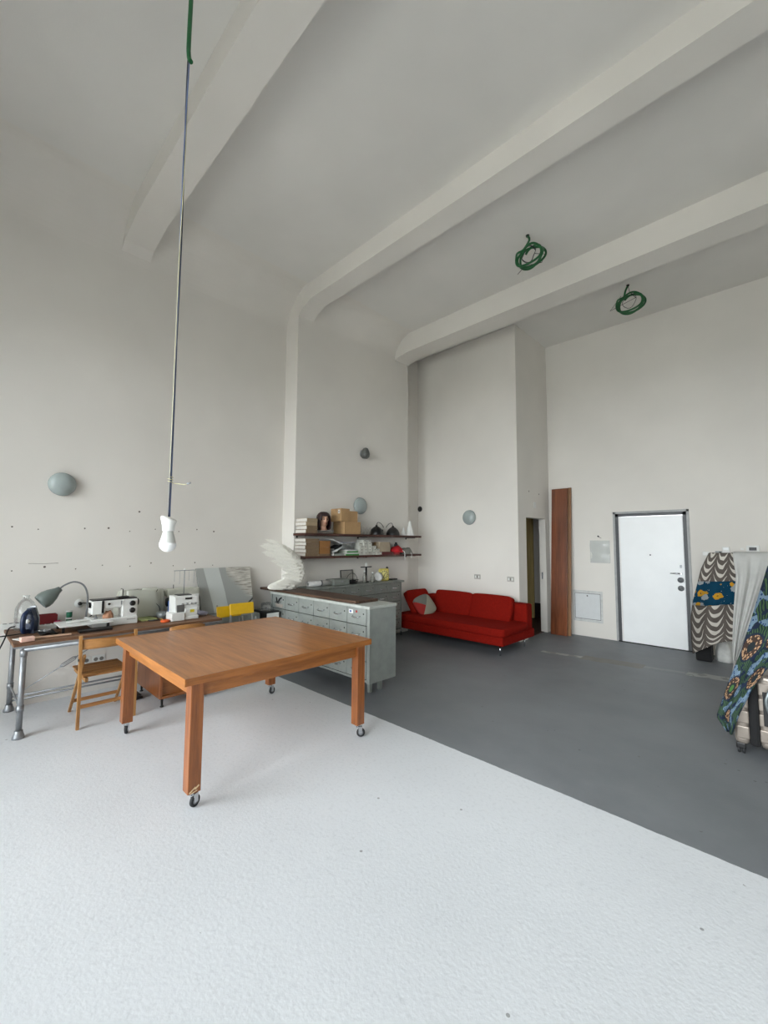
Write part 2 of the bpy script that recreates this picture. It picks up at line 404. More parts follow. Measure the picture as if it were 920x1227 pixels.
# flush electric panel
t = thing('fuse_box_door', 'white flush metal access panel low on wall beside entrance door', 'access panel', (-2.655, YD, .3))
bm = nb(); bb(bm, -.245, .245, -.006, .0, -.05, .49, .002)
obj('frame', bm, mat(S(205, 206, 203), .5, name='panel_paint'), t)
bm = nb()
for a in ((-.212, .212, -.008, -.0055, -.002, .004), (-.212, .212, -.008, -.0055, .436, .442), (-.212, -.207, -.008, -.0055, 0, .44), (.207, .212, -.008, -.0055, 0, .44)): bb(bm, *a)
obj('gap', bm, M['gap'], t)
obj('panel', bb(nb(), -.207, .207, -.010, -.006, .004, .436, .001), mat(S(214, 217, 217), .45, var=.03, name='panel_door'), t)
obj('latch', lathe(nb(), [(0, 0), (.012, 0), (.01, .006), (0, .006)], (.0, -.01, .4), 12, (0, -1, 0)), M['black'], t)
# document sleeve on a nail
t = thing('document_sleeve', 'clear plastic sleeve hanging from a dark clip on wall', 'sleeve', (-2.425, YD, 1.28))
bm = nb(); sheet(bm, lambda u, v: (-.16 + .32 * u, -.012 - .03 * math.sin(u * 3.0) * (.4 + .6 * v) - .01 * math.sin(v * 7), .385 * (1 - v)), 10, 8)
obj('paper_back', bb(nb(), -.155, .155, -.010, -.006, .005, .385), mat(S(205, 206, 200), .6, name='pale_paper'), t)
m, n, l, b = nt('glossy_film'); b.inputs['Base Color'].default_value = (.8, .82, .8, 1); b.inputs['Roughness'].default_value = .12; b.inputs['Alpha'].default_value = .45
obj('film', bm, m, t)
bm = nb(); cyl(bm, (-.02, 0, .455), (-.02, -.03, .46), .012, 10); tube(bm, [(-.02, -.025, .455), (-.005, -.02, .44), (.03, -.015, .425)], .003, 6)
obj('clip', bm, M['black'], t)
# wall controls above the clothes rack
def ctrl(name, x, z, w_, h_, d_, m_, label, cat, scr=None):
    t = thing(name, label, cat, (x, YD, z)); obj('housing', bb(nb(), -w_ / 2, w_ / 2, -d_, 0, -h_ / 2, h_ / 2, .004), m_, t)
    if scr: obj(scr[0], bb(nb(), scr[1], scr[2], -d_ - .003, -d_ + .001, scr[3], scr[4]), scr[5], t)
    return t
ctrl('light_switch', -.957, 1.472, .08, .06, .03, M['whitep'], 'plain white wall switch nearest the entrance door', 'switch', ('rocker', -.02, .02, -.02, .02, M['white']))
ctrl('wall_socket', -.81, 1.485, .08, .05, .014, mat(S(150, 152, 152), .4, name='grey_plate'), 'grey wall plate with a dark insert above striped cloth', 'socket', ('insert', .005, .028, -.02, .018, M['black']))
ctrl('thermostat', -.725, 1.53, .085, .09, .02, M['whitep'], 'white thermostat with pale screen above striped cloth', 'thermostat', ('screen', -.028, .03, 0, .03, mat(S(245, 248, 248), .2, var=.01, name='pale_screen')))
ctrl('button_plate', -.545, 1.545, .035, .03, .014, M['white'], 'tiny white button plate above pale cloth beside black display', 'switch', ('button', -.008, .008, -.008, .008, M['whitep']))
ctrl('alarm_keypad', -.43, 1.55, .14, .09, .024, M['whitep'], 'white wall keypad with a black display', 'keypad', ('display', -.04, .04, -.025, .02, M['black']))

# round wall lamps
lampg = mat(S(160, 170, 168), .25, var=.05, scale=6, name='grey_lamp_glass')
def wall_lamp(loc, ax, r, label, d=.075):
    rz = math.atan2(ax[1], ax[0]) - math.pi / 2
    t = thing('wall_lamp', label, 'lamp', loc, rz, None)
    obj('back_plate', lathe(nb(), [(0, 0), (r * .9, 0), (r * .9, .02), (0, .02)], (0, 0, 0), 28, (0, 1, 0)), M['steel'], t)
    obj('lamp_glass', lathe(nb(), [(r * .92, .012), (r, .022)] + [(r * math.cos(R(a)), .022 + d * math.sin(R(a))) for a in range(15, 91, 15)], (0, 0, 0), 32, (0, 1, 0)), lampg, t)
wall_lamp((XL, .79, 2.195), (1, 0), .122, 'round grey glass wall lamp above the cluttered workbench')
wall_lamp((XP, 4.72, 2.215), (1, 0), .14, 'round grey glass wall lamp partly behind cardboard boxes')
wall_lamp((-4.235, 6.6, 2.075), (0, -1), .135, 'round grey glass wall lamp above the red sofa')
t = thing('wall_spotlight', 'small dark egg shaped wall light high on wall above the shelves', 'lamp', (XP, 4.79, 3.1))
obj('base_ring', lathe(nb(), [(0, 0), (.07, 0), (.07, .02), (0, .02)], (0, 0, 0), 18, (1, 0, 0)), M['steel'], t)
o = obj('shade', lathe(nb(), [(0, -.09), (.045, -.085), (.075, -.05), (.08, 0), (.06, .05), (.035, .09), (0, .1)], (.06, 0, 0), 18, (.15, 0, 1)), mat(S(95, 98, 95), .3, .3, var=.4, scale=30, name='mottled_grey_glass'), t)
t = thing('vent_cap', 'small black round vent hole on wall right of the shelves', 'vent', (-5.405, 6.6, 2.29))
obj('ring', lathe(nb(), [(.03, 0), (.052, 0), (.055, .012), (.045, .018), (.03, .012)], (0, 0, 0), 20, (0, -1, 0)), M['black'], t)
obj('cap', lathe(nb(), [(0, .004), (.034, .004), (.034, .008), (0, .012)], (0, 0, 0), 20, (0, -1, 0)), M['gap'], t)
for x, z, lab in ((-4.09, 1.012, 'beige wall socket plate above middle of red sofa'), (-3.45, 1.008, 'beige wall socket plate near the wall corner beside sofa')):
    t = thing('wall_socket', lab, 'socket', (x, 6.6, z))
    obj('plate', bb(nb(), -.062, .062, -.01, 0, -.042, .042, .003), mat(S(178, 174, 166), .5, name='beige_plate'), t)
    for k in (-1, 0, 1): obj('insert', bb(nb(), k * .03 - .012, k * .03 + .012, -.013, -.009, -.02, .02, .001), M['whitep'] if k else mat(S(120, 118, 112), .5, name='grey_insert'), t)
for y, lab in ((1.066, 'wide white double socket low on wall under workbench, left of its twin'), (1.201, 'wide white double socket low on wall under workbench, behind folding chair')):
    t = thing('wall_socket', lab, 'socket', (XL, y, .334))
    obj('plate', bb(nb(), 0, .01, -.06, .06, -.04, .04, .003), M['whitep'], t)
    for k in (-1, 1): obj('insert', lathe(nb(), [(0, .01), (.02, .01), (.02, .013), (.016, .011), (0, .011)], (0, k * .026, 0), 14, (1, 0, 0)), mat(S(120, 118, 112), .5, name='grey_insert'), t)
t = thing('wall_plug', 'round white wall outlet with plug behind the gooseneck lamp', 'outlet', (XL, 1.0, .945))
obj('round_plate', lathe(nb(), [(0, 0), (.045, 0), (.042, .022), (0, .026)], (0, 0, 0), 20, (1, 0, 0)), M['whitep'], t)
obj('plug', lathe(nb(), [(0, .02), (.02, .02), (.016, .06), (0, .062)], (0, 0, 0), 12, (1, 0, 0)), M['black'], t)

# ------------------------------------------------------------------ ceiling cables and pendant
green = mat(S(22, 92, 48), .45, var=.15, name='green_conduit')
wirem = mat(S(40, 42, 44), .5, name='dark_wire')
def coil(loc, r, label, loops):
    t = thing('cable_coil', label, 'cable', loc)
    obj('ceiling_hook', lathe(nb(), [(0, 0), (.022, 0), (.018, -.02), (0, -.022)], (0, 0, 0), 12), M['black'], t)
    pts = [(0, 0, -.01), (.03 * loops, -.02, -.09), (-.06, .0, -.16)]
    K = 16
    for i in range(4 * K):
        a = 2 * math.pi * i / K; rr = r * (1 + .12 * math.sin(i * .37)); s = .025 * math.sin(i * .9)
        pts.append((.02 + rr * math.cos(a + 2.6) * 1.0, .01 + s + .03 * (i / K - 2), -.27 + rr * .82 * math.sin(a + 2.6) * 1.0))
    cb = obj('coiled_cable', tube(nb(), smoothpath(pts, 3), .0135, 8), green, t)
    pts = []
    for i in range(40):
        a = i / 40 * 4 * math.pi
        pts.append((.01 + r * .55 * math.cos(a), .02 * math.sin(3 * a), -.24 + r * .6 * math.sin(a) - .02 * (i / 40)))
    obj('thin_wire', tube(nb(), [(.01, 0, 0), (.015, 0, -.1)] + pts + [(r * 1.3, .02, -.33), (r * 1.1, .0, -.43), (-r * .3, .02, -.36), (-r * .9, 0, -.44)] if loops > 0 else [(0, 0, 0), (.02, 0, -.12)] + pts[:22] + [(-r * 1.5, 0, -.3), (-r * .6, .02, -.12)], .0035, 6), wirem, t)
coil((-2.185, 4.752, ZC), .155, 'green cable coil with trailing black wires hanging between two ceiling beams', 1)
coil((-1.581, 6.717, ZC), .165, 'green cable coil hanging from ceiling over the entrance door wall', -1)
PX, PY = -1.786, .605
t = thing('pendant_bulb', 'bare white bulb hanging on long twisted wires with green conduit', 'pendant lamp', (PX, PY, 1.56))
def rel(pts): return [(x - PX, y - PY, z - 1.56) for x, y, z in pts]
obj('green_conduit', tube(nb(), smoothpath(rel([(PX - .01, PY, ZC), (PX + .015, PY, 4.6), (PX - .004, PY, 3.85), (PX, PY, 3.71), (PX + .012, PY + .006, 3.67)]), 6), .0095, 8), green, t)
for ph, mm, z1, nm in ((0, mat(S(38, 44, 62), .4, name='black_blue_wire'), 1.7, 'dark_wire'), (2.1, mat(S(96, 112, 150), .4, name='blue_wire'), 1.7, 'blue_wire'), (4.2, mat(S(196, 190, 150), .4, name='pale_yellow_wire'), 1.86, 'earth_wire')):
    pts = []
    for i in range(160):
        z = 3.69 - (3.69 - z1) * i / 159; k = 3.1 * z + ph + 1.3 * math.sin(z * 1.7)
        pts.append((.0032 * math.cos(k), .0032 * math.sin(k), z - 1.56))
    if ph > 4:
        for i in range(14): pts.append((.009 * math.cos(i * 1.1), .009 * math.sin(i * 1.1), .30 - .0018 * i))
        pts += [(.03, .02, .272), (.05, .036, .268), (.062, .046, .272)]
    obj(nm, tube(nb(), pts, .0026 if ph < 4 else .0016, 6), mm, t)
obj('wire_tip', tube(nb(), [(.058, .043, .271), (.070, .052, .2755)], .0035, 6), M['steel'], t)
bm = nb(); lathe(bm, [(0, .135), (.026, .136), (.030, .128), (.023, .105), (.0215, .085), (.0195, .083), (0, .083)], (0, 0, 0), 22)
for v in bm.verts:
    if v.co.z > .12: v.co.z -= .35 * (v.co.x * .7 + v.co.y * .7)
obj('lamp_holder', bm, mat(S(240, 240, 236), .3, var=.02, name='porcelain'), t)
obj('bulb_collar', lathe(nb(), [(.017, .085), (.0185, .08), (.0285, .042), (.0288, .036), (.027, .035), (0, .035)], (0, 0, 0), 24), mat(S(200, 201, 196), .4, var=.02, name='bulb_body'), t)
obj('bulb', lathe(nb(), [(.0285, .037)] + [(.031 * math.cos(R(a)), .031 + .031 * math.sin(R(a))) for a in range(10, -91, -10)], (0, 0, 0), 24), mat(S(250, 251, 250), .35, var=.01, name='opal_bulb'), t)

# ------------------------------------------------------------------ work table on castors
TZ = .79
t = thing('work_table', 'large square teak work table on castors, glossy top', 'table', (-3.37, 1.78, 0), R(-.3))
T0 = t
hx, hy = .752, .755
top = obj('table_top', bb(nb(), -hx, hx, -hy, hy, TZ - .042, TZ, .003), M['teak'], t)
for s in (-1, 1):
    obj('edge_band', bb(nb(), -hx - .006, hx + .006, s * hy - .006, s * hy + .006, TZ - .043, TZ + .0012), M['teak'], top)
    obj('edge_band', bb(nb(), s * hx - .006, s * hx + .006, -hy, hy, TZ - .043, TZ + .0012), M['teaky'], top)
lx, ly, lw = .692, .672, .078
for s in (-1, 1):
    obj('apron', bb(nb(), s * lx - .012, s * lx + .012, -ly + lw / 2, ly - lw / 2, TZ - .135, TZ - .042, .002), M['teaky'], t)
    obj('apron', bb(nb(), -lx + lw / 2, lx - lw / 2, s * ly - .012, s * ly + .012, TZ - .135, TZ - .042, .002), M['teak'], t)
ang = {(1, -1): 20, (-1, -1): 60, (1, 1): -40, (-1, 1): 10}
for sx in (-1, 1):
    for sy in (-1, 1):
        lg = obj('leg', box(nb(), (sx * lx, sy * ly, (TZ - .042 + .105) / 2), (lw, lw, TZ - .042 - .105), .003), M['teakz'], t)
        mt = Matrix.Translation((sx * lx, sy * ly, 0)) @ Matrix.Rotation(R(ang[(sx, sy)]), 4, 'Z')
        def tr(bm): bmesh.ops.transform(bm, matrix=mt, verts=bm.verts); return bm
        bm = nb(); box(bm, (0, 0, .102), (.05, .05, .006)); cyl(bm, (0, 0, .084), (0, 0, .1), .016, 12); box(bm, (0, .012, .081), (.03, .05, .006))
        for s in (-1, 1): box(bm, (s * .0155, .022, .058), (.0035, .03, .052))
        obj('castor_fork', tr(bm), M['chrome'], lg)
        bm = nb(); lathe(bm, [(.018, -.010), (.031, -.010), (.035, -.006), (.035, .006), (.031, .010), (.018, .010)], (0, .026, .035), 22, (1, 0, 0))
        obj('castor_wheel', tr(bm), M['rubber'], lg)
        bm = nb(); lathe(bm, [(0, -.0115), (.019, -.0115), (.019, .0115), (0, .0115)], (0, .026, .035), 16, (1, 0, 0))
        obj('wheel_hub', tr(bm), M['steel'], lg)
chip = mat(S(216, 190, 150), .7, name='chipped_wood')
bm = nb(); rz_ = Matrix.Rotation(R(35), 4, 'X')
box(bm, (lx + lw / 2 - .001, -ly - .012, .125), (.004, .045, .007), 0, rz_); box(bm, (lx + lw / 2 - .001, -ly + .015, .135), (.004, .03, .009), 0, rz_)
box(bm, (lx + lw / 2 - .001, -ly - .002, .112), (.004, .04, .005), 0, Matrix.Rotation(R(15), 4, 'X'))
obj('chip', bm, chip, t)

# ------------------------------------------------------------------ workbench with tubular frame
BZ = .765
t = thing('workbench', 'long brown wood workbench on galvanised pipe frame against left wall', 'workbench', (-5.0, 1.28, 0))
bl, bd0, bd1 = .87, -.43, .42          # half length (y), x range
obj('bench_top', bb(nb(), bd0, bd1, -bl, bl, BZ - .032, BZ, .003), M['benchtop'], t)
obj('metal_edge', bb(nb(), bd1 - .002, bd1 + .004, -bl, bl, BZ - .04, BZ - .026), M['steel'], t)
lxs, lys = (-.395, .395), (-.8, .8)
for x in lxs:
    for y in lys:
        lg = obj('leg', tube(nb(), [(x, y, .03), (x, y, BZ - .055)], .0215, 14), M['steel'], t)
        bm = nb(); lathe(bm, [(0, 0), (.042, 0), (.04, .018), (.029, .05), (.029, .062), (.0245, .064)], (x, y, 0), 16)
        obj('foot', bm, M['steel'], lg)
        for z in (.235, BZ - .085): obj('pipe_collar', lathe(nb(), [(.0216, -.025), (.0255, -.025), (.0255, .025), (.0216, .025)], (x, y, z), 14), M['steel'], lg)
for x in lxs: obj('top_rail', tube(nb(), [(x, lys[0], BZ - .058), (x, lys[1], BZ - .058)], .0225, 12), M['steel'], t)
for y in lys:
    obj('end_rail', tube(nb(), [(lxs[0], y, BZ - .058), (lxs[1], y, BZ - .058)], .02, 10), M['steel'], t)
    obj('end_rail', tube(nb(), [(lxs[0], y, .235), (lxs[1], y, .235)], .008, 8), M['steel'], t)
for z in (.09, .125): obj('lower_rail', tube(nb(), [(lxs[0], lys[0], z), (lxs[0], lys[1], z)], .009, 8), M['steel'], t)
bm = nb(); p, q_ = Vector((-.40, -.78, .12)), Vector((-.40, .2, .7)); tube(bm, [p, q_], .005, 8)
a_, c_ = p.lerp(q_, .36), p.lerp(q_, .5)
obj('brace_rod', bm, M['steel'], t)
bm = nb(); off = Vector((0, .008, -.014))
tube(bm, [a_, a_.lerp(c_, .15) + off, a_.lerp(c_, .85) + off, c_], .005, 6); tube(bm, [a_, a_.lerp(c_, .15) - off, a_.lerp(c_, .85) - off, c_], .005, 6)
obj('turnbuckle', bm, M['steel'], t)

# folding wooden chair at the bench (its back towards the room)
t = thing('folding_chair', 'light wooden folding chair with slatted seat facing the workbench', 'chair', (-4.73, 1.065, 0), 0)
hw = .215
for s in (-1, 1):
    obj('back_leg', prism(nb(), [(.255, s * hw - .011, 0), (.285, s * hw - .011, 0), (.285, s * hw - .011, .38), (.225, s * hw - .011, .775), (.197, s * hw - .011, .775), (.25, s * hw - .011, .38)], (0, .022, 0)), M['pine'], t)
    obj('front_leg', prism(nb(), [(-.262, s * (hw - .028) - .01, 0), (-.232, s * (hw - .028) - .01, 0), (.262, s * (hw - .028) - .01, .60), (.235, s * (hw - .028) - .01, .615)], (0, .02, 0)), M['pine'], t)
    obj('seat_rail', bb(nb(), -.235, .245, s * (hw - .055) - .011, s * (hw - .055) + .011, .375, .41, .003), M['pine'], t)
    obj('bolt', lathe(nb(), [(0, 0), (.012, 0), (.01, .006), (0, .007)], (.247, s * (hw + .011), .575), 12, (0, s, 0)), M['black'], t)
for k in range(6): obj('seat_slat', bb(nb(), -.235 + k * .077, -.165 + k * .077, -hw + .03, hw - .03, .411, .425, .004), M['piney'], t)
def backr(u, v): 
    y = (u - .5) * 2 * (hw + .0); return (.222 - .012 * v - .045 * (1 - (y / hw) ** 2) * -1 - .01, y, .655 + .085 * v)
bm = nb(); sheet(bm, backr, 14, 3)
obj('backrest', bm, M['piney'], t, .016)
obj('stretcher', bb(nb(), .262, .28, -hw, hw, .17, .20, .003), M['piney'], t)
obj('stretcher', bb(nb(), -.165, -.148, -hw + .03, hw - .03, .105, .135, .003), M['piney'], t)

# box shaped wooden seat with short black legs, between table and bench
t = thing('box_seat', 'wooden box seat with curved back rail on short black legs, behind table', 'seat', (-4.8, 1.72, 0))
obj('side_panel', bb(nb(), -.35, .35, -.225, -.2, .085, .46, .002), M['teakz'], t)
obj('side_panel', bb(nb(), -.35, .35, .2, .225, .085, .46, .002), M['teakz'], t)
bm = nb(); bb(bm, -.35, .35, -.2, .2, .085, .11); obj('bottom_panel', bm, M['teaky'], t)
obj('top_panel', bb(nb(), -.35, .35, -.2, .2, .435, .46), M['teaky'], t)
bm = nb(); bb(bm, .30, .325, -.2, .2, .11, .435); obj('recessed_panel', bm, M['teaky'], t)
bm = nb(); sheet(bm, lambda u, v: (.375 + .03 * math.sin(math.pi * u), -.17 + .34 * u, .46 + (.298 + .02 * math.sin(math.pi * u) ** .5) * v), 14, 6)
obj('back_panel', bm, M['piney'], t, .02)
for x in (-.31, .31):
    for y in (-.19, .19):
        bm = nb(); lathe(bm, [(0, 0), (.017, 0), (.017, .008), (.010, .012), (.012, .085), (0, .085)], (x, y, 0), 12)
        obj('leg', bm, M['black'], t)

# foot pedal under the bench
t = thing('foot_pedal', 'black sewing machine foot pedal on floor under workbench', 'pedal', (-4.93, 1.40, 0), R(10))
obj('base', bb(nb(), -.08, .08, -.06, .06, 0, .025, .006), M['black'], t)
obj('treadle', box(nb(), (0, 0, .045), (.15, .1, .02), .005, Matrix.Rotation(R(10), 4, 'Y')), M['rubber'], t)
#PART2
# ------------------------------------------------------------------ steel drawer cabinets
def drawer_cabinet(name, label, loc, rz, length, depth, cols, x_first, cw, rows, z_first, rh, ztop, zbot, body_m, oh, special=None, top_m=None):
    top_m = top_m or body_m
    t = thing(name, label, 'cabinet', loc, rz)
    obj('body', bb(nb(), 0, length, .02, depth, zbot, ztop - .03, .003), body_m, t)
    obj('front_recess', bb(nb(), x_first - .006, x_first + cols * cw + .006, .012, .022, z_first - .006, z_first + rows * rh + .006), M['gap'], t)
    bm = nb(); bb(bm, 0, x_first - .008, 0, .03, zbot, ztop - .03); obj('stile', bm, body_m, t)
    bm = nb(); bb(bm, x_first + cols * cw + .008, length, 0, .03, zbot, ztop - .03); obj('stile', bm, body_m, t)
    obj('top_slab', bb(nb(), -.01, length + oh, -.012, depth + .01, ztop - .03, ztop, .004), top_m, t)
    d0 = h0 = k0 = None
    for i in range(cols):
        for j in range(rows):
            p = (x_first + (i + .5) * cw, 0, z_first + (j + .5) * rh)
            if d0 is None:
                bm = nb(); bb(bm, -cw / 2 + .004, cw / 2 - .004, 0, .016, -rh / 2 + .004, rh / 2 - .004, .003)
                d0 = d = obj('drawer', bm, body_m, t); d.location = p
                bm = nb(); tube(bm, smoothpath([(-.055, 0, .0), (-.048, -.022, -.006), (0, -.026, -.012), (.048, -.022, -.006), (.055, 0, .0)], 3), .0065, 6)
                h0 = h = obj('handle', bm, M['chrome'], d)
                k0 = obj('keyhole', lathe(nb(), [(0, 0), (.009, 0), (.007, .003), (0, .003)], (cw * .36, 0, rh * .16), 8, (0, -1, 0)), M['gap'], d)
            else:
                d = share('drawer', d0, t, p); h = share('handle', h0, d); share('keyhole', k0, d)
            if special and (i, j) in special:
                for nm, a, mm in special[(i, j)]: obj(nm, bb(nb(), *a), mm, d)
    for x in (.14, length - .16):
        for y in (.16, depth - .09): obj('foot', bb(nb(), x - .02, x + .02, y - .02, y + .02, 0, zbot, .002), M['cabdark'], t)
    return t
sp = {(5, 3): [('paper_label', (-.12, -.055, -.002, .001, .02, .06), M['white']), ('blue_print', (-.108, -.08, -.003, 0, .03, .05), mat(S(60, 80, 150), .6, name='blue_ink')), ('red_sticker', (-.01, .012, -.002, .001, .035, .058), mat(S(170, 30, 25), .6, name='red_sticker'))],
      (0, 3): [('paper_tag', (-.07, .1, -.002, .001, -.07, -.03), mat(S(170, 160, 150), .7, name='tape'))]}
c1 = drawer_cabinet('drawer_cabinet', 'grey green steel drawer cabinet standing out into room behind table', (-5.13, 3.085, 0), 0, 1.93, .40, 6, .035, .307, 4, .185, .182, .94, .15, M['cab'], .005, sp, mat(S(182, 186, 180), .4, .1, var=.12, name='pale_worn_steel'))
d = [c for c in c1.children if c.name.startswith('drawer') and abs(c.location.x - .1885) < .01 and abs(c.location.z - .822) < .01][0]
bm = nb(); tube(bm, smoothpath([(-.05, -.004, .05), (-.02, -.01, .0), (.0, -.004, -.02), (.03, -.01, .03), (.075, -.004, .055)], 4), .009, 6)
obj('black_emblem', bm, M['black'], d)
c2 = drawer_cabinet('drawer_cabinet', 'worn grey steel drawer cabinet along wall under the two shelves', (-4.83, 3.53, 0), R(90), 1.87, .315, 6, .02, .303, 5, .175, .153, .97, .15, M['cabdark'], .06)
t = solo('dark_board', bb(nb(), 0, 2.02, 0, .34, 0, .03, .003), M['darkboard'], 'long dark brown board lying on top of drawer cabinet', 'board', (-5.455, 3.1, .941), R(-.0))

# ------------------------------------------------------------------ feather wing on the board
feath = mat(S(238, 236, 226), .8, var=.05, scale=25, name='white_feather', sheen=.2)
t = thing('feather_wing', 'large white feather wing standing on dark board at cabinet end', 'wing', (-4.92, 3.2, .972))
def W(y, z, x=0.0): return Vector((x, y * .974 - 3.2, max(.975, 1.6 + (z - 1.6) * .974) - .972))
bm = nb()
out = [(2.95, .945), (3.15, .94), (3.38, .945), (3.50, .99), (3.555, 1.09), (3.565, 1.2), (3.53, 1.3), (3.46, 1.39), (3.36, 1.455), (3.25, 1.52), (3.15, 1.565), (3.06, 1.56), (3.07, 1.46), (3.17, 1.34), (3.25, 1.22), (3.25, 1.12), (3.15, 1.06), (2.93, 1.03)]
cen = (3.41, 1.17); rings = []
for lv, (k, x) in enumerate(((0, -.05), (.5, -.045), (.85, -.03), (.97, 0), (.9, .018), (.72, .026), (.4, .03), (0, .03))):
    rings.append([bm.verts.new(W(cen[0] + (a - cen[0]) * k, cen[1] + (c - cen[1]) * k, x + (.008 * math.sin(i * 1.9 + lv) if k else 0))) for i, (a, c) in enumerate(out)])
for a, c in zip(rings, rings[1:]):
    for i in range(len(out)):
        try: f = bm.faces.new((a[i], a[(i + 1) % len(out)], c[(i + 1) % len(out)], c[i])); f.smooth = True
        except ValueError: pass
bmesh.ops.remove_doubles(bm, verts=bm.verts, dist=.0005)
obj('down_body', bm, feath, t, 0, 1)
bm = nb(); K = 8     # one feather: blade along +x, unit length
def fe(u, v):
    wd = .10 * (math.sin(math.pi * min(1, .12 + .88 * u) ** .75) ** .6 if u < .999 else 0.02)
    return (u, (v - .5) * 2 * wd, -.05 * u * u + .03 * abs(v - .5))
sheet(bm, fe, K, 2)
f0 = None
random.seed(3)
def feather(p, dirv, L, wid=1.0, roll=0.0):
    global f0
    if f0 is None: o = f0 = obj('feather', bm, feath, t, .004)
    else:
        o = share('feather', f0, t); x = o.modifiers.new('thickness', 'SOLIDIFY'); x.thickness = .004
    d = Vector(dirv).normalized(); nx = Vector((1, 0, 0)); nx = (nx - d * nx.dot(d)).normalized(); y = nx.cross(d)
    m3 = Matrix((d, y, nx)).transposed() @ Matrix.Rotation(roll, 3, 'X')
    o.rotation_mode = 'QUATERNION'; o.rotation_quaternion = m3.to_quaternion(); o.location = p; o.scale = (L, L * wid, L)
def lerp(a, c, k): return a + (c - a) * k
spine = [(3.24, 1.52), (3.36, 1.45), (3.46, 1.38), (3.53, 1.28), (3.55, 1.17), (3.5, 1.06)]
tips = [(2.905, 1.645), (2.84, 1.545), (2.93, 1.45), (3.06, 1.34), (3.17, 1.22), (3.2, 1.12)]
for row, (s0, s1, nf, xo) in enumerate(((.35, 1.0, 18, .035), (.25, .84, 17, .05), (.16, .68, 17, .064), (.08, .52, 16, .078), (.0, .34, 16, .09))):
    for i in range(nf):
        k = i / (nf - 1) * 5; a = min(4, int(k)); f_ = k - a
        s = (lerp(spine[a][0], spine[a + 1][0], f_), lerp(spine[a][1], spine[a + 1][1], f_)); e = (lerp(tips[a][0], tips[a + 1][0], f_), lerp(tips[a][1], tips[a + 1][1], f_))
        jt = random.uniform(-.05, .03); p = W(lerp(s[0], e[0], s0), lerp(s[1], e[1], s0), xo - (.05 if row == 4 else 0)); d = W(lerp(s[0], e[0], s1 + jt), lerp(s[1], e[1], s1 + jt), xo + (.012 if row == 4 else -.004)) - p
        feather(p, d + Vector((0, 0, random.uniform(-.035, .035))), d.length, random.uniform(1.1, 1.5) * (1.2 if row > 1 else .9), random.uniform(-.25, .25))
for i in range(12):
    p = W(3.40 - i * .022, .975 + .022 * (i % 3), .045 + .02 * (i % 2)); feather(p, (random.uniform(-.05, .02), -1, random.uniform(.02, .16)), random.uniform(.14, .24), 1.0, random.uniform(-.4, .4))

# ------------------------------------------------------------------ shelves and what stands on them
SU, SL = 1.735, 1.41
for z, lab in ((SU, 'upper dark wood wall shelf with boxes and mannequin head'), (SL, 'lower dark wood wall shelf with paper stacks and folders')):
    t = thing('wall_shelf', lab, 'shelf', (XP, 3.44, z - .035))
    obj('board', bb(nb(), 0.001, .30, 0, 2.54, 0, .035, .002), M['shelfw'], t)
    for y in (.06, 1.25, 2.45):
        bm = nb(); bb(bm, 0.0005, .012, y - .012, y + .012, -.03, 0); bb(bm, 0, .22, y - .012, y + .012, -.008, 0)
        obj('bracket', bm, M['black'], t)
paper = mat(S(214, 210, 202), .85, var=.12, scale=60, name='paper_edges'); kraft = mat(S(124, 104, 80), .85, var=.12, name='kraft_cover'); kraft2 = mat(S(160, 142, 114), .85, var=.1, name='pale_kraft')
def bundle(y0, y1, z0, h, x0, x1, lab, grp, cm):
    t = thing('file_bundle', lab, 'file', (x0, y0, z0), random.uniform(-.02, .02), grp)
    dy, dx = y1 - y0, x1 - x0
    obj('paper_block', bb(nb(), .004, dx - .006, 0.002, dy - .004, .004, h - .005), paper, t)
    bm = nb(); bb(bm, 0, dx, 0, dy, 0, .0035); obj('cover', bm, cm, t)
    bm = nb(); bb(bm, 0, dx, 0, dy, h - .0045, h - .001); obj('cover', bm, cm, t)
    obj('spine', bb(nb(), dx - .005, dx, 0, dy, .0035, h - .0045), cm, t)
for k in range(4): bundle(3.46 + .012 * (k % 2), 3.655, SU + .053 * k, .052, -5.15, -4.885, ('file bundle at the bottom of the upper shelf stack', 'file bundle second from bottom in the upper shelf stack', 'pale file bundle third from bottom in the upper shelf stack', 'pale file bundle on top of the upper shelf stack')[k], 'file bundles stacked on upper shelf end', kraft if k < 2 else kraft2)
for k in range(5): bundle(3.455 + .01 * (k % 2), 3.69, SL + .05 * k, .049, -5.15, -4.885, ('file bundle at the bottom of the lower shelf stack', 'file bundle second from bottom in the lower shelf stack', 'file bundle in the middle of the lower shelf stack', 'file bundle second from top in the lower shelf stack', 'file bundle on top of the lower shelf stack')[k], 'file bundles stacked on lower shelf end', kraft)
# mannequin head with wig
t = thing('mannequin_head', 'mannequin head with dark brown bob wig on upper shelf', 'mannequin', (-4.98, 3.84, SU + .045), R(-14))
skin = mat(S(206, 160, 132), .45, var=.04, name='mannequin_skin'); hairm = mat(S(42, 20, 20), .5, var=.5, scale=30, name='dark_brown_hair')
bm = nb(); lathe(bm, [(.06, 0), (.055, .01), (.042, .05), (.044, .075)], (-.008, 0, 0), 18)
bmesh.ops.create_uvsphere(bm, u_segments=24, v_segments=18, radius=1, matrix=Matrix.Translation((0, 0, .15)) @ Matrix.Diagonal((.085, .068, .105, 1)))
for v in bm.verts:
    x, y, z = v.co
    if z < .14 and x > .02: v.co.y *= .8; v.co.x -= .008 * (1 - max(0, (z - .05)) / .09)
    if x > .05 and abs(y) < .02 and .115 < z < .16: v.co.x += .016 * (1 - abs(y) / .02) * (1 - (z - .115) / .06)
    if x > .05 and .015 < abs(y) < .045 and .15 < z < .172: v.co.x -= .008
for f in bm.faces: f.smooth = True
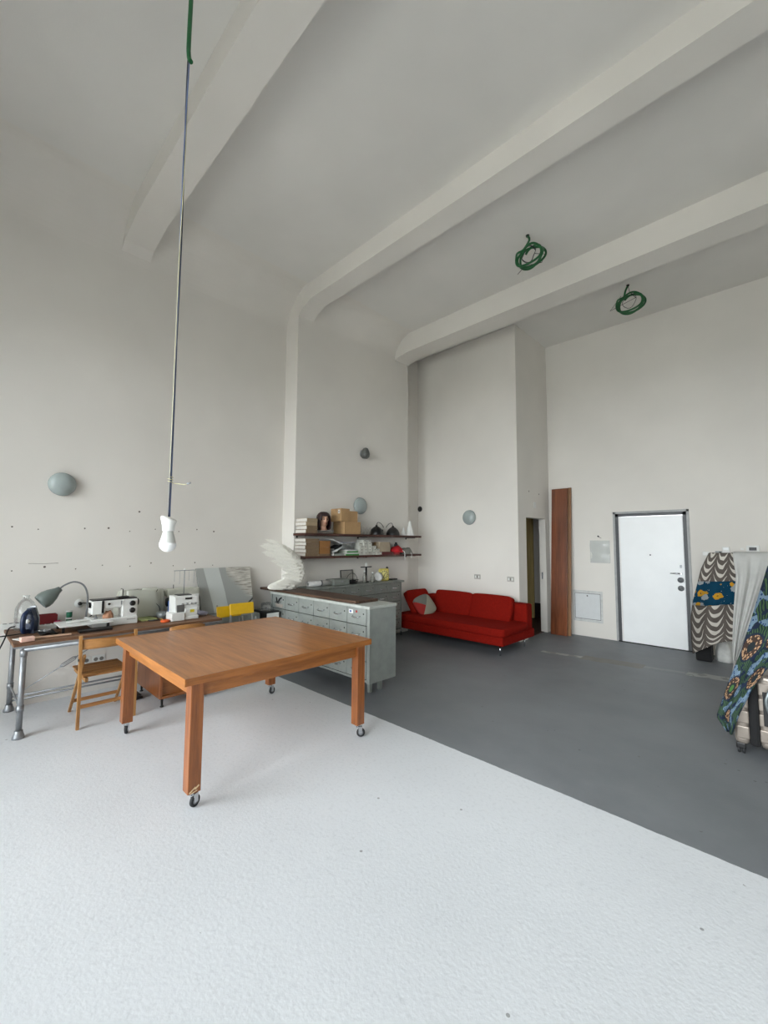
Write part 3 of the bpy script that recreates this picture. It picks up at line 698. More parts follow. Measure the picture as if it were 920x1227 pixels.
hd = obj('head', bm, skin, t)
for s in (-1, 1):
    obj('eye', lathe(nb(), [(0, 0), (.01, 0), (.007, .003), (0, .004)], (.074, s * .027, .162), 10, (1, s * .25, 0)), M['black'], hd)
    obj('eyebrow', tube(nb(), [(.077, s * .014, .18), (.073, s * .03, .184), (.063, s * .042, .178)], .003, 5), hairm, hd)
obj('lips', tube(nb(), [(.074, -.018, .104), (.082, -.006, .107), (.082, .006, .107), (.074, .018, .104)], [.003, .006, .006, .003], 6), mat(S(170, 60, 60), .4, name='lip_paint'), hd)
bm = nb(); prof = [(.0, .272), (.045, .268), (.078, .25), (.1, .21), (.112, .15), (.118, .09), (.112, .04), (.085, .015)]
seg = 28; rg = []
for i, (r_, z) in enumerate(prof):
    rg.append([bm.verts.new(((r_ * math.cos(2 * math.pi * j / seg)) - .008, r_ * .92 * math.sin(2 * math.pi * j / seg), z + .006 * math.sin(j * 2.7) * (i > 2))) for j in range(seg)])
for i in range(len(prof) - 1):
    for j in range(seg):
        a = (j + .5) / seg * 360; a = min(a, 360 - a)
        lim = (0, 0, 0, 38, 50, 52, 50)[i]
        if a < lim: continue
        f = bm.faces.new((rg[i][j], rg[i][(j + 1) % seg], rg[i + 1][(j + 1) % seg], rg[i + 1][j])); f.smooth = True
bmesh.ops.remove_doubles(bm, verts=bm.verts, dist=.0005)
obj('wig', bm, hairm, t, .014)
t = thing('clear_tray', 'flat clear plastic box under the mannequin head', 'box', (-4.98, 3.85, SU))
obj('tray_body', bb(nb(), -.09, .1, -.1, .1, 0, .04, .006), M['clear'], t); obj('lid', bb(nb(), -.093, .103, -.103, .103, .037, .044, .002), mat(S(170, 174, 176), .3, name='milky_plastic'), t)
def carton(loc, s, lab, rz=0.0, flap=True, label_=False, grp=None, cm=None):
    t = thing('cardboard_box', lab, 'box', loc, rz, grp); cm = cm or M['card']
    obj('body', bb(nb(), -s[0] / 2, s[0] / 2, -s[1] / 2, s[1] / 2, 0, s[2] - .004, .002), cm, t)
    for k in (-1, 1): obj('flap', bb(nb(), k * s[0] / 4 - s[0] / 4 + .001, k * s[0] / 4 + s[0] / 4 - .001, -s[1] / 2, s[1] / 2, s[2] - .0045, s[2]), cm, t)
    obj('tape', bb(nb(), -.025, .025, -s[1] / 2 - .0008, s[1] / 2 + .0008, s[2] - .05, s[2] + .0008), mat(S(160, 124, 84), .35, name='packing_tape'), t)
    if label_: 
        l_ = obj('paper_label', bb(nb(), -.02 + .07, .02 + .07, -s[1] / 2 - .0015, -s[1] / 2, s[2] * .62, s[2] * .9), M['white'], t)
        obj('print', bb(nb(), .062, .078, -s[1] / 2 - .0022, -s[1] / 2 - .001, s[2] * .68, s[2] * .84), M['black'], l_)
    return t
carton((-5.015, 4.325, SU), (.27, .33, .19), 'widest cardboard box on upper shelf, two boxes on top')
carton((-5.005, 4.175, SU + .191), (.25, .165, .195), 'tall cardboard box with white label stacked behind mannequin head', label_=True)
carton((-5.01, 4.352, SU + .191), (.22, .18, .165), 'small plain cardboard box stacked beside the labelled box')
# desk lamps lying on the shelf
def dome_lamp(loc, lab, s):
    t = thing('dome_lamp', lab, 'lamp', loc)
    obj('shade', lathe(nb(), [(.118, 0), (.12, .01), (.112, .05), (.088, .095), (.05, .13), (.02, .145), (.016, .165), (0, .168)], (0, 0, 0), 24), M['black'], t)
    obj('cord', tube(nb(), smoothpath([(0, 0, .165), (0, s * .03, .21), (.0, s * .09, .2), (0, s * .135, .17), (.0, s * .17, .13)], 5), .005, 6), M['black'], t)
dome_lamp((-5.0, 4.96, SU), 'black dome lamp shade on upper shelf beside the boxes', 1)
dome_lamp((-5.0, 5.36, SU), 'black dome lamp shade on upper shelf near white cones', -1)
solo('dark_case', bb(nb(), -.025, .025, -.07, .07, 0, .1, .008), M['blackc'], 'dark low case on upper shelf between the black lamp shades', 'case', (-5.13, 5.16, SU))
def wire_hoop(y, lab):
    solo('wire_hoop', tube(nb(), [(0, -.05, .003)] + [(0.03 * math.sin(math.pi * k / 10), -.05 * math.cos(math.pi * k / 10), .11 * math.sin(math.pi * k / 10) + .003) for k in range(1, 10)] + [(0, .05, .003)], .004, 6), mat(S(190, 186, 178), .4, .4, name='pale_wire'), lab, 'wire', (-4.95, y, SU), R(20), 'thin pale wire hoops beside the boxes')
for k in range(3): wire_hoop(4.58 + .075 * k, ('pale wire hoop nearest the cardboard boxes on upper shelf', 'pale wire hoop between two others on upper shelf', 'pale wire hoop nearest the black lamp shade')[k])
conew = mat(S(228, 228, 224), .55, var=.05, scale=30, name='white_foam', bump=.5, bscale=40)
for y, h, r_, lab in ((5.81, .275, .085, 'tall white cone figure at end of upper shelf'), (5.64, .15, .05, 'short white cone figure beside the taller one')):
    t = thing('white_cone', lab, 'ornament', (-5.0, y, SU))
    bm = nb(); lathe(bm, [(r_, 0), (r_ * .95, .02), (r_ * .72, h * .35), (r_ * .42, h * .62), (r_ * .32, h * .8), (r_ * .12, h * .96), (0, h)], (0, 0, 0), 9, smooth=False)
    obj('cone', bm, conew, t); obj('base_rim', lathe(nb(), [(0, 0), (r_ * 1.12, 0), (r_ * 1.1, .012), (0, .014)], (0, 0, 0), 14), conew, t)
# lower shelf
brown = mat(S(150, 104, 56), .7, var=.1, name='brown_box')
for k, lab in enumerate(('brown carton on lower shelf, underneath its twin', 'brown carton on lower shelf, on top of its twin')):
    t = thing('brown_box', lab, 'box', (-4.99, 3.8, SL + .03 + .095 * k))
    obj('body', bb(nb(), -.1, .1, -.095, .095, 0, .07, .002), brown, t); obj('lid', bb(nb(), -.103, .103, -.098, .098, .062, .093, .002), brown, t)
bundle(3.70, 3.9, SL, .03, -5.15, -4.885, 'thin file bundle under the two brown cartons', None, kraft)
def book(loc, s, rot, lab, cm, grp=None):
    t = thing('book', lab, 'book', loc, 0, grp); t.rotation_euler = rot
    obj('pages', bb(nb(), -s[0] / 2 + .003, s[0] / 2 - .003, -s[1] / 2 + .003, s[1] / 2, .003, s[2] - .003), paper, t)
    bm = nb(); bb(bm, -s[0] / 2, s[0] / 2, -s[1] / 2, s[1] / 2, 0, .003); obj('cover', bm, cm, t)
    bm = nb(); bb(bm, -s[0] / 2, s[0] / 2, -s[1] / 2, s[1] / 2, s[2] - .003, s[2]); obj('cover', bm, cm, t)
    obj('spine', bb(nb(), s[0] / 2 - .004, s[0] / 2, -s[1] / 2, s[1] / 2, .003, s[2] - .003), cm, t)
gcov = mat(S(150, 158, 150), .5, name='grey_green_cover'); grn = mat(S(60, 140, 60), .5, name='green_folder'); wh = mat(S(205, 208, 206), .5, name='pale_folder')
book((-4.99, 4.06, SL), (.2, .22, .03), (0, 0, .1), 'pale grey book lying flat under the tilted books', gcov)
book((-4.99, 4.05, SL + .08), (.2, .2, .022), (R(22), 0, 0), 'pale book tilted upward on lower shelf pile', wh)
book((-5.0, 4.05, SL + .20), (.2, .2, .013), (R(-18), 0, 0), 'thin pale folder tilted downward on top of book pile', wh)
book((-4.98, 4.05, SL + .116), (.18, .16, .02), (R(22), 0, .0), 'dark covered book inside the tilted pile', M['blackc'])
for k, (cm, lab) in enumerate(((grn, 'green folder at the bottom of the folder stack'), (wh, 'white folder between two green folders'), (grn, 'green folder in upper half of the folder stack'), (wh, 'white folder on top of the green folders'))):
    book((-4.99 + .006 * k, 4.335 - .01 * k, SL + .022 * k), (.21, .26 - .015 * k, .021), (0, 0, .04 * (k - 1)), lab, cm)
t = thing('clear_box', 'clear plastic box standing on the green folder stack', 'box', (-5.0, 4.3, SL + .09))
obj('body', bb(nb(), -.08, .08, -.11, .11, 0, .1, .008), M['clear'], t); obj('lid', bb(nb(), -.084, .084, -.114, .114, .1, .112, .003), mat(S(178, 178, 186), .25, name='milky_lid'), t)
wb = mat(S(196, 196, 186), .6, var=.06, name='white_card'); random.seed(5); wbx = None
for cidx, (y, n_) in enumerate(((4.515, 4), (4.605, 5), (4.70, 5), (4.80, 3), (4.885, 2))):
    for k in range(n_):
        o_ = thing('small_box', 'small white card box, %s in the stack %s' % (('bottom one', 'second up', 'third up', 'fourth up', 'fifth up')[k], ('touching the green folders', 'second from the green folders', 'third from the green folders', 'second from the pale carton', 'touching the pale carton')[cidx]), 'box', (-4.965 + random.uniform(-.015, .015), y, SL + .048 * k), random.uniform(-.06, .06), 'small white card boxes piled on lower shelf')
        if wbx is None:
            wbx = (obj('body', bb(nb(), -.08, .08, -.041, .041, 0, .04, .001), wb, o_), obj('lid', bb(nb(), -.0815, .0815, -.0425, .0425, .026, .047, .001), wb, o_), obj('tag', bb(nb(), .0815, .083, -.015, .012, .03, .04), mat(S(130, 130, 124), .6, name='grey_print'), o_))
        else:
            share('body', wbx[0], o_); share('lid', wbx[1], o_); share('tag', wbx[2], o_)
book((-4.98, 5.09, SL), (.22, .27, .045), (0, 0, 0), 'dark red binder lying under the pale carton', mat(S(90, 18, 22), .5, name='dark_red_cover'))
carton((-5.0, 5.06, SL + .047), (.2, .26, .16), 'pale carton standing on the dark red binder', cm=mat(S(172, 158, 136), .8, name='pale_card'))
book((-4.98, 5.33, SL), (.2, .16, .03), (0, 0, 0), 'flat red folder under the crumpled red cloth', mat(S(150, 25, 30), .5, name='red_cover'))
def heap(name, loc, s, mm, lab, cat, seed, fringe=None):
    random.seed(seed); ph = [random.uniform(0, 6) for _ in range(6)]
    bm = nb(); bmesh.ops.create_icosphere(bm, subdivisions=3, radius=1)
    for v in bm.verts:
        x, y, z = v.co; k = 1 + .12 * math.sin(4 * x + ph[0]) * math.sin(5 * y + ph[1]) + .07 * math.sin(9 * y + ph[2] + 3 * z)
        v.co = Vector((x * k * s[0], y * k * s[1], max(0, z) * k * s[2] if z > 0 else 0))
    for f in bm.faces: f.smooth = True
    bmesh.ops.remove_doubles(bm, verts=bm.verts, dist=.0008)
    if fringe:
        t = thing(name, lab, cat, loc); obj('cloth', bm, mm, t); obj('hanging_strap', tube(nb(), smoothpath(fringe, 4), .006, 6), M['white'], t); return t
    return solo(name, bm, mm, lab, cat, loc)
heap('red_cloth', (-4.97, 5.42, SL + .031), (.09, .14, .11), mat(S(190, 24, 34), .8, name='red_cloth'), 'crumpled bright red cloth with white strap on lower shelf', 'cloth', 4, [(.07, .08, .03), (.095, .09, .02), (.11, .095, -.02), (.108, .095, -.13)])
heap('grey_cloth', (-4.98, 5.68, SL), (.1, .13, .115), mat(S(128, 128, 120), .85, name='grey_cloth'), 'crumpled grey cloth at end of lower shelf', 'cloth', 8, [(.08, .03, .03), (.105, .03, .005), (.108, .03, -.07)])
t = thing('spray_tin', 'small dark tin behind the red cloth on lower shelf', 'tin', (-5.1, 5.55, SL)); obj('can', lathe(nb(), [(0, 0), (.033, 0), (.033, .17), (.028, .178), (0, .178)], (0, 0, 0), 16), mat(S(70, 72, 78), .4, .4, name='dark_tin'), t); obj('cap', lathe(nb(), [(.02, .178), (.02, .205), (0, .207)], (0, 0, 0), 12), M['black'], t)

# ------------------------------------------------------------------ things on the wall cabinet
CZ = .971
t = thing('paper_roll', 'white paper roll lying on wall cabinet behind the wing', 'roll', (-4.98, 3.78, CZ))
obj('roll', lathe(nb(), [(.012, -.2), (.042, -.2), (.042, .2), (.012, .2)], (0, 0, .042), 20, (0, 1, 0)), mat(S(206, 205, 202), .7, name='roll_paper'), t)
obj('band', lathe(nb(), [(.0425, -.012), (.0435, -.012), (.0435, .012), (.0425, .012)], (0, .02, .042), 20, (0, 1, 0)), mat(S(120, 120, 120), .6, name='grey_band'), t)
t = thing('grey_case', 'flat grey metal case on wall cabinet beside paper roll', 'case', (-5.0, 4.14, CZ))
obj('body', bb(nb(), -.1, .1, -.15, .15, 0, .055, .006), M['cabdark'], t); obj('lid', bb(nb(), -.102, .102, -.152, .152, .055, .085, .006), M['cabdark'], t); obj('catch', bb(nb(), .1, .108, -.02, .02, .04, .065), M['steel'], t)
t = thing('picture_frame', 'thin dark frame leaning on wall above the cabinet', 'frame', (-5.13, 4.44, CZ)); rx = Matrix.Rotation(R(-6), 4, 'Y')
bm = nb()
for a in ((-.005, .005, -.13, .13, 0, .012), (-.005, .005, -.13, .13, .19, .202), (-.005, .005, -.13, -.118, 0, .2), (-.005, .005, .118, .13, 0, .2)): bb(bm, *a)
bmesh.ops.transform(bm, matrix=rx, verts=bm.verts); obj('frame', bm, M['black'], t)
bm = nb(); bb(bm, -.002, .002, -.118, .118, .012, .19); bmesh.ops.transform(bm, matrix=rx, verts=bm.verts); obj('backing', bm, mat(S(160, 156, 148), .6, name='grey_mount'), t)
t = thing('wire_basket', 'black wire basket of odds and ends on wall cabinet', 'basket', (-4.97, 4.4, CZ))
for z, k in ((.004, .8), (.03, .9), (.06, 1)): obj('ring', tube(nb(), [(.085 * k * math.cos(2 * math.pi * i / 20), .11 * k * math.sin(2 * math.pi * i / 20), z) for i in range(20)], .004, 6, True), M['black'], t)
for i in range(10):
    a = 2 * math.pi * i / 10; obj('wire', tube(nb(), [(.068 * math.cos(a), .088 * math.sin(a), .004), (.085 * math.cos(a), .11 * math.sin(a), .06)], .003, 5), M['black'], t)
obj('basket_handle', tube(nb(), arc((0, 0, .05), .11, 10, 170, 12, 'yz'), .004, 6), M['black'], t)
solo('black_bag', bb(nb(), -.05, .05, -.06, .06, 0, .05, .015), M['blackc'], 'small black pouch inside the wire basket', 'pouch', (-4.97, 4.39, CZ + .006))
t = thing('candle_stand', 'dark candle stand with crossbar and white candle stub', 'candle stand', (-5.0, 4.73, CZ))
obj('base', lathe(nb(), [(0, 0), (.05, 0), (.045, .012), (.016, .02), (.014, .24), (0, .24)], (0, 0, 0), 16), M['black'], t)
obj('crossbar', bb(nb(), -.012, .012, -.115, .115, .235, .25, .003), M['black'], t)
obj('candle', lathe(nb(), [(0, .25), (.018, .25), (.018, .3), (.004, .305), (0, .33)], (0, .0, 0), 12), M['white'], t)
glassm = mat(S(150, 150, 140), .1, .0, alpha=.55, name='tinted_glass')
for y, x, h, r_, lab in ((4.63, -4.93, .18, .03, 'slim glass bottle left of the candle stand'), (4.80, -4.92, .15, .036, 'squat glass jar right of the candle stand')):
    t = thing('glass_bottle', lab, 'bottle', (x, y, CZ)); obj('body', lathe(nb(), [(0, 0), (r_, 0), (r_, h * .5), (r_ * .5, h * .72), (r_ * .38, h * .95), (r_ * .3, h * .95)], (0, 0, 0), 16), glassm, t)
    obj('stopper', lathe(nb(), [(0, h * .93), (r_ * .45, h * .93), (r_ * .4, h * 1.06), (0, h * 1.08)], (0, 0, 0), 12), M['whitep'], t)
t = thing('white_dish', 'white round dish leaning beside the yellow clock', 'dish', (-4.95, 4.955, CZ)); ax = Vector((.9, -.25, .32)).normalized()
obj('dish', lathe(nb(), [(0, 0), (.04, .0), (.075, .012), (.078, .016), (.04, .006), (0, .005)], (0, 0, .076), 24, ax), M['white'], t); obj('backing', lathe(nb(), [(0, -.03), (.05, -.03), (.06, -.004), (0, -.002)], (-.0, 0, .076), 20, ax), M['black'], t)
t = thing('yellow_clock', 'cream yellow square clock with black numerals on wall cabinet', 'clock', (-4.95, 5.1, CZ), R(-20))
obj('case', bb(nb(), -.05, .0, -.095, .095, .0, .205, .028, 3), mat(S(206, 190, 100), .4, name='cream_yellow'), t)
fc = obj('face', lathe(nb(), [(0, 0), (.078, 0), (.076, .004), (0, .004)], (0, 0, .104), 28, (1, 0, 0)), mat(S(222, 212, 140), .5, var=.03, name='clock_face'), t)
for i in range(12):
    a = 2 * math.pi * i / 12; obj('numeral', bb(nb(), .004, .0065, .058 * math.sin(a) - .006, .058 * math.sin(a) + .006, .104 + .058 * math.cos(a) - .009, .104 + .058 * math.cos(a) + .009), M['black'], fc)
for a, L in ((40, .035), (200, .05)): obj('hand', tube(nb(), [(.006, 0, .104), (.006, L * math.sin(R(a)), .104 + L * math.cos(R(a)))], .004, 5), M['black'], fc)
t = thing('capped_bottle', 'reddish bottle with black cap at end of wall cabinet', 'bottle', (-5.02, 5.24, CZ)); obj('body', lathe(nb(), [(0, 0), (.034, 0), (.036, .1), (.014, .15), (.014, .19), (0, .19)], (0, 0, 0), 16), mat(S(96, 50, 40), .2, name='brown_glass'), t); obj('cap', lathe(nb(), [(0, .188), (.022, .188), (.022, .21), (0, .235)], (0, 0, 0), 12), M['black'], t)
solo('black_ruler', bb(nb(), -.04, .04, -.07, .07, 0, .02, .003), M['black'], 'flat black strip lying at far end of wall cabinet', 'strip', (-5.02, 5.39, CZ))

# ------------------------------------------------------------------ sofa
t = thing('red_sofa', 'long red fabric sofa with loose back cushions against white wall', 'sofa', (-4.07, 6.06, 0))
sx0, sx1, sy0, sy1 = -1.03, 1.04, -.53, .49
obj('base', bb(nb(), sx0, sx1, sy0, sy1, .14, .27, .02, 3), M['sofa'], t)
bm = nb(); rnd_cushion(bm, ((sx0 + sx1) / 2, (sy0 + .3) / 2 - .004, .325), (sx1 - sx0, .3 - sy0, .125), .22, None, 20, 22); obj('seat_cushion', bm, M['sofa'], t)
obj('back_frame', bb(nb(), -.98, sx1 - .03, .29, sy1, .25, .655, .03, 3), M['sofa'], t)
for k, (a, c_) in enumerate(((-.70, .07), (.07, .80))):
    bm = nb(); rnd_cushion(bm, ((a + c_) / 2, .22, .545), (c_ - a - .01, .42, .16), .55, Matrix.Rotation(R(72), 4, 'X'), 14, 14); obj('back_cushion', bm, M['sofa'], t)
bm = nb(); rnd_cushion(bm, (-.86, -.06, .55), (.44, .56, .14), .5, Matrix.Rotation(R(58), 4, 'Y'), 14, 14); obj('arm_cushion', bm, M['sofa'], t)
for x in (-.95, .96):
    for y in (-.46, .30): obj('leg', tube(nb(), [(x, y, 0), (x, y, .142)], .011, 10), M['chrome'], t)
m, n, l, b = nt('patchwork_fabric'); q = N(n, l); vec = q.coords('Generated'); sp3 = q.new('ShaderNodeSeparateXYZ'); l.new(vec, sp3.inputs[0])
k1 = q.math('GREATER_THAN', q.math('SUBTRACT', sp3.outputs[0], sp3.outputs[1]), .12); k2 = q.math('GREATER_THAN', q.math('ADD', sp3.outputs[0], sp3.outputs[1]), 1.0)
l.new(q.mix(q.math('MULTIPLY', k1, q.math('SUBTRACT', 1.0, k2)), q.mix(k2, S(105, 106, 98), S(146, 142, 126)), S(150, 34, 28)), b.inputs['Base Color']); b.inputs['Roughness'].default_value = .9
bm = nb(); rnd_cushion(bm, (0, 0, 0), (.34, .34, .11), 1.0, None, 8)
o = solo('throw_pillow', bm, m, 'small grey patchwork pillow with red corner on the sofa', 'pillow', (-4.70, 5.86, .52)); o.rotation_euler = (R(28), R(52), R(12))

# ------------------------------------------------------------------ plank leaning on the back wall
def plank(name, x, y0, y1, w_, th, h_, lab, mm):
    lean = math.atan2(y1 - y0, h_); o = solo(name, bb(nb(), -w_ / 2, w_ / 2, -th, 0, 0, h_, .002), mm, lab, 'plank', (x, y0, .0)); o.rotation_euler = (-lean, 0, 0); return o
plank('wooden_plank', -3.065, 7.60, 7.79, .285, .022, 2.62, 'wide reddish brown plank leaning on wall by doorway', M['plank'])
plank('narrow_plank', -2.905, 7.66, 7.845, .06, .03, 2.63, 'narrow paler board tucked behind the wide plank', wood(S(120, 84, 54), S(150, 110, 74), 2, .5, name='pale_plank'))

# ------------------------------------------------------------------ canvas, grey cabinet, yellow chairs, storage by the bench
t = thing('grey_locker', 'low grey steel locker beside bench, canvas standing on it', 'cabinet', (-5.2, 2.56, 0))
obj('body', bb(nb(), -.22, .23, -.36, .27, 0, .70, .004), M['cab'], t)
for y0, y1 in ((-.355, .0), (.005, .265)):
    d = obj('door', bb(nb(), .23, .242, y0, y1, .04, .69, .003), M['cab'], t)
    obj('handle', tube(nb(), [(.242, (y0 + y1) / 2 - .04, .64), (.262, (y0 + y1) / 2 - .035, .64), (.262, (y0 + y1) / 2 + .035, .64), (.242, (y0 + y1) / 2 + .04, .64)], .005, 6), M['steel'], d)
m, n, l, b = nt('canvas_print'); q = N(n, l); uvn = q.coords('UV'); s3 = q.new('ShaderNodeSeparateXYZ'); l.new(uvn, s3.inputs[0]); U, V = s3.outputs[0], s3.outputs[1]
us = q.math('ADD', U, q.math('MULTIPLY', V, .1))
stripe = q.math('MULTIPLY', q.math('GREATER_THAN', us, .225), q.math('LESS_THAN', us, .50))
mp = q.new('ShaderNodeMapping'); mp.inputs['Rotation'].default_value = (0, 0, R(38)); mp.inputs['Scale'].default_value = (3, 22, 1); l.new(uvn, mp.inputs[0])
st = q.noise(mp.outputs[0], 1.6, 4, .6)
reg = q.math('SUBTRACT', q.math('ADD', q.math('MULTIPLY', U, 1.3), q.math('MULTIPLY', V, .9)), q.math('ADD', 1.16, q.math('MULTIPLY', st, .4)))
fm = q.math('MULTIPLY', q.math('MULTIPLY', q.ramp(reg, [(.0, (0,0,0,1)), (.22, (1,1,1,1))]), q.math('GREATER_THAN', V, .30)), q.math('GREATER_THAN', U, .53))
fcol = q.ramp(st, [(.32, S(128, 124, 114)), (.52, S(190, 186, 176)), (.7, S(222, 219, 210))])
c_ = q.mix(stripe, S(158, 160, 156), S(196, 200, 196)); c_ = q.mix(fm, c_, fcol)
dgl = q.math('SUBTRACT', q.math('MULTIPLY', U, 1.0), V); dg = q.math('MULTIPLY', q.math('MULTIPLY', q.math('GREATER_THAN', dgl, .72), q.math('LESS_THAN', dgl, .77)), q.math('GREATER_THAN', U, .7))
c_ = q.mix(dg, c_, S(60, 60, 58)); l.new(c_, b.inputs['Base Color']); b.inputs['Roughness'].default_value = .55
t = thing('canvas_panel', 'grey canvas panel with pale stripe and feather print leaning on wall', 'canvas', (-5.3, 2.22, .702))
A, B_ = Vector((.0, 0, 0)), Vector((-.145, -.035, .56)); wv = Vector((0, .70, 0)); nrm = Vector((1, 0, .26)).normalized() * .022
bm = nb(); sheet(bm, lambda u, v: A.lerp(B_, v) + wv * (u + .04 * v * u) + nrm, 1, 1); obj('print', bm, m, t)
bm = nb(); prism(bm, [A, A + wv, B_ + wv * 1.04, B_], nrm * .97); obj('stretcher_frame', bm, mat(S(120, 120, 114), .6, name='canvas_edge'), t)
def yellow_chair(loc, lean, lab, dz=0.0):
    t = thing('yellow_chair', lab, 'chair', loc); Lm = Matrix.Rotation(lean, 4, 'Y')
    def L_(bm): bmesh.ops.transform(bm, matrix=Lm, verts=bm.verts); return bm
    obj('backrest', L_(bb(nb(), -.008, .008, -.15, .15, .765 - dz, .895 - dz, .0075, 3)), M['yellow'], t)
    obj('seat', L_(bb(nb(), -.012, .006, -.17, .17, .24, .60, .006)), M['yellow'], t)
    for s in (-1, 1):
        obj('leg', L_(tube(nb(), [(-.014, s * .135, 0.0), (-.014, s * .135, .88)], .011, 8)), M['steel'], t)
        obj('leg', L_(tube(nb(), [(.018, s * .16, 0.0), (.018, s * .16, .72)], .010, 8)), M['steel'], t)
    obj('stretcher', L_(tube(nb(), [(-.014, -.135, .12), (-.014, .135, .12)], .008, 8)), M['steel'], t)
yellow_chair((-4.60, 2.46, 0), R(-9), 'folded chair with yellow backrest leaning in front of its twin')
yellow_chair((-4.72, 2.355, -.0), R(-9), 'folded chair with yellow backrest mostly hidden behind its twin', .035)
t = thing('storage_drawer', 'small white storage box with black trim beside steel cabinet', 'box', (-5.0, 2.93, 0))
obj('body', bb(nb(), -.17, .15, -.075, .11, 0, .72, .004), M['black'], t); f_ = obj('front', bb(nb(), .15, .158, -.07, .105, .50, .70, .003), M['whitep'], t); obj('front', bb(nb(), .15, .158, -.07, .105, .27, .48, .003), M['whitep'], t)
obj('handle', bb(nb(), .158, .168, -.03, .06, .58, .6, .003), M['black'], f_)
bm = nb(); heap('plastic_bag', (-5.0, 2.95, .722), (.12, .075, .1), M['clear'], 'crumpled clear plastic bag on the white storage box', 'bag', 12); bm.free()

# ------------------------------------------------------------------ things on the workbench
Z = BZ + .001
def on(x, y): return (x, y, Z)
t = thing('water_bottle', 'large clear plastic water bottle at wall end of workbench', 'bottle', on(-5.28, .545))
obj('body', lathe(nb(), [(0, 0), (.075, 0), (.082, .02), (.08, .1), (.083, .11), (.08, .2), (.06, .25), (.03, .285), (.022, .29), (.022, .315)], (0, 0, 0), 24), M['clear'], t); obj('neck_ring', lathe(nb(), [(.022, .308), (.027, .308), (.027, .318), (.022, .318)], (0, 0, 0), 16), M['whitep'], t)
blue = mat(S(20, 38, 70), .35, name='dark_blue_plastic')
t = thing('steam_iron', 'dark blue steam iron standing upright on workbench', 'iron', on(-5.02, .54), R(-35))
obj('sole_plate', prism(nb(), [(-.07, -.055, .0), (-.07, .055, .0), (-.07, .055, .13), (-.07, .02, .24), (-.07, -.02, .24), (-.07, -.055, .13)], (.012, 0, 0)), M['steel'], t)
obj('body', prism(nb(), [(-.058, -.05, 0), (-.058, .05, 0), (-.058, .05, .12), (-.058, .015, .225), (-.058, -.015, .225), (-.058, -.05, .12)], (.06, 0, 0)), blue, t)
obj('handle', tube(nb(), smoothpath([(.0, 0, .02), (.06, 0, .03), (.075, 0, .1), (.06, 0, .17), (.01, 0, .2)], 4), .02, 10), blue, t)
obj('steam_dial', lathe(nb(), [(0, 0), (.02, 0), (.018, .012), (0, .014)], (.002, 0, .11), 14, (1, 0, 0)), M['whitep'], t)
obj('power_cord', tube(nb(), smoothpath([(.03, 0, .01), (.12, -.06, .012), (.22, -.17, .012), (.3, -.26, .02), (.33, -.35, -.12), (.3, -.42, -.4)], 5), .006, 6), M['black'], t)
solo('black_cable', tube(nb(), smoothpath([(-5.25, .47, Z + .04), (-5.15, .42, Z + .04), (-5.05, .39, Z - .03), (-5.0, .33, Z - .2), (-4.98, .3, .3), (-5.0, .28, .008), (-5.1, .1, .008)], 5), .006, 6), M['black'], 'black cable drooping off the wall end of the workbench', 'cable')
t = thing('red_box', 'dark red open box on workbench behind power strip', 'box', on(-5.36, .72)); redm = mat(S(110, 20, 24), .6, name='dark_red_card')
for a in ((-.06, .06, -.075, .075, 0, .004), (-.06, -.056, -.075, .075, 0, .11), (.056, .06, -.075, .075, 0, .11), (-.06, .06, -.075, -.071, 0, .11), (-.06, .06, .071, .075, 0, .11)): obj('panel', bb(nb(), *a), redm, t)
for loc, rz, lab in ((on(-5.395, .455), 0, 'white power strip at wall corner of workbench'), (on(-5.12, .70), .1, 'white power strip in front of red box')):
    t = thing('power_strip', lab, 'power strip', loc, rz); obj('body', bb(nb(), -.03, .03, -.075, .075, 0, .05, .008), M['whitep'], t)
    for k in (-1, 0, 1): obj('outlet', lathe(nb(), [(0, .052), (.016, .052), (.018, .0505), (.0185, .049)], (0, k * .045, 0), 12), mat(S(70, 70, 70), .5, name='outlet_grey'), t)
for loc, lab in ((on(-5.19, .79), 'black plug adapter beside the white power strip'), ):
    t = thing('plug_adapter', lab, 'plug', loc); obj('body', bb(nb(), -.03, .03, -.025, .025, 0, .05, .01), M['black'], t); obj('cord', tube(nb(), smoothpath([(.02, 0, .02), (.04, .01, .006), (.06, .0, .006)], 4), .005, 6), M['black'], t)
solo('pink_block', bb(nb(), -.03, .03, -.045, .045, 0, .036, .003), mat(S(226, 186, 170), .6, name='pale_pink'), 'pale pink block at front corner of the workbench', 'block', on(-4.64, .5), R(6))
solo('white_card_sheet', bb(nb(), -.07, .07, -.06, .06, 0, .004), M['whitep'], 'white card sheet lying beside the pink block', 'sheet', on(-4.76, .50), R(20))
solo('wooden_ruler', box(nb(), (0, 0, .008), (.035, .26, .012), .002), mat(S(190, 156, 130), .6, name='pale_wood'), 'pale wooden pattern stick on workbench near front edge', 'ruler', on(-4.70, .68), R(-8))
bm = nb(); sheet(bm, lambda u, v: (-.1 + .2 * u, -.06 + .12 * v, .008 + .012 * math.sin(7 * u + 3 * v) * math.sin(4 * v + 1)), 10, 8); bmesh.ops.translate(bm, vec=(0, 0, .008), verts=bm.verts)
solo('black_cloth', bm, M['blackc'], 'rumpled black cloth on workbench under tool clutter', 'cloth', on(-4.88, .66), R(15), None, .004)
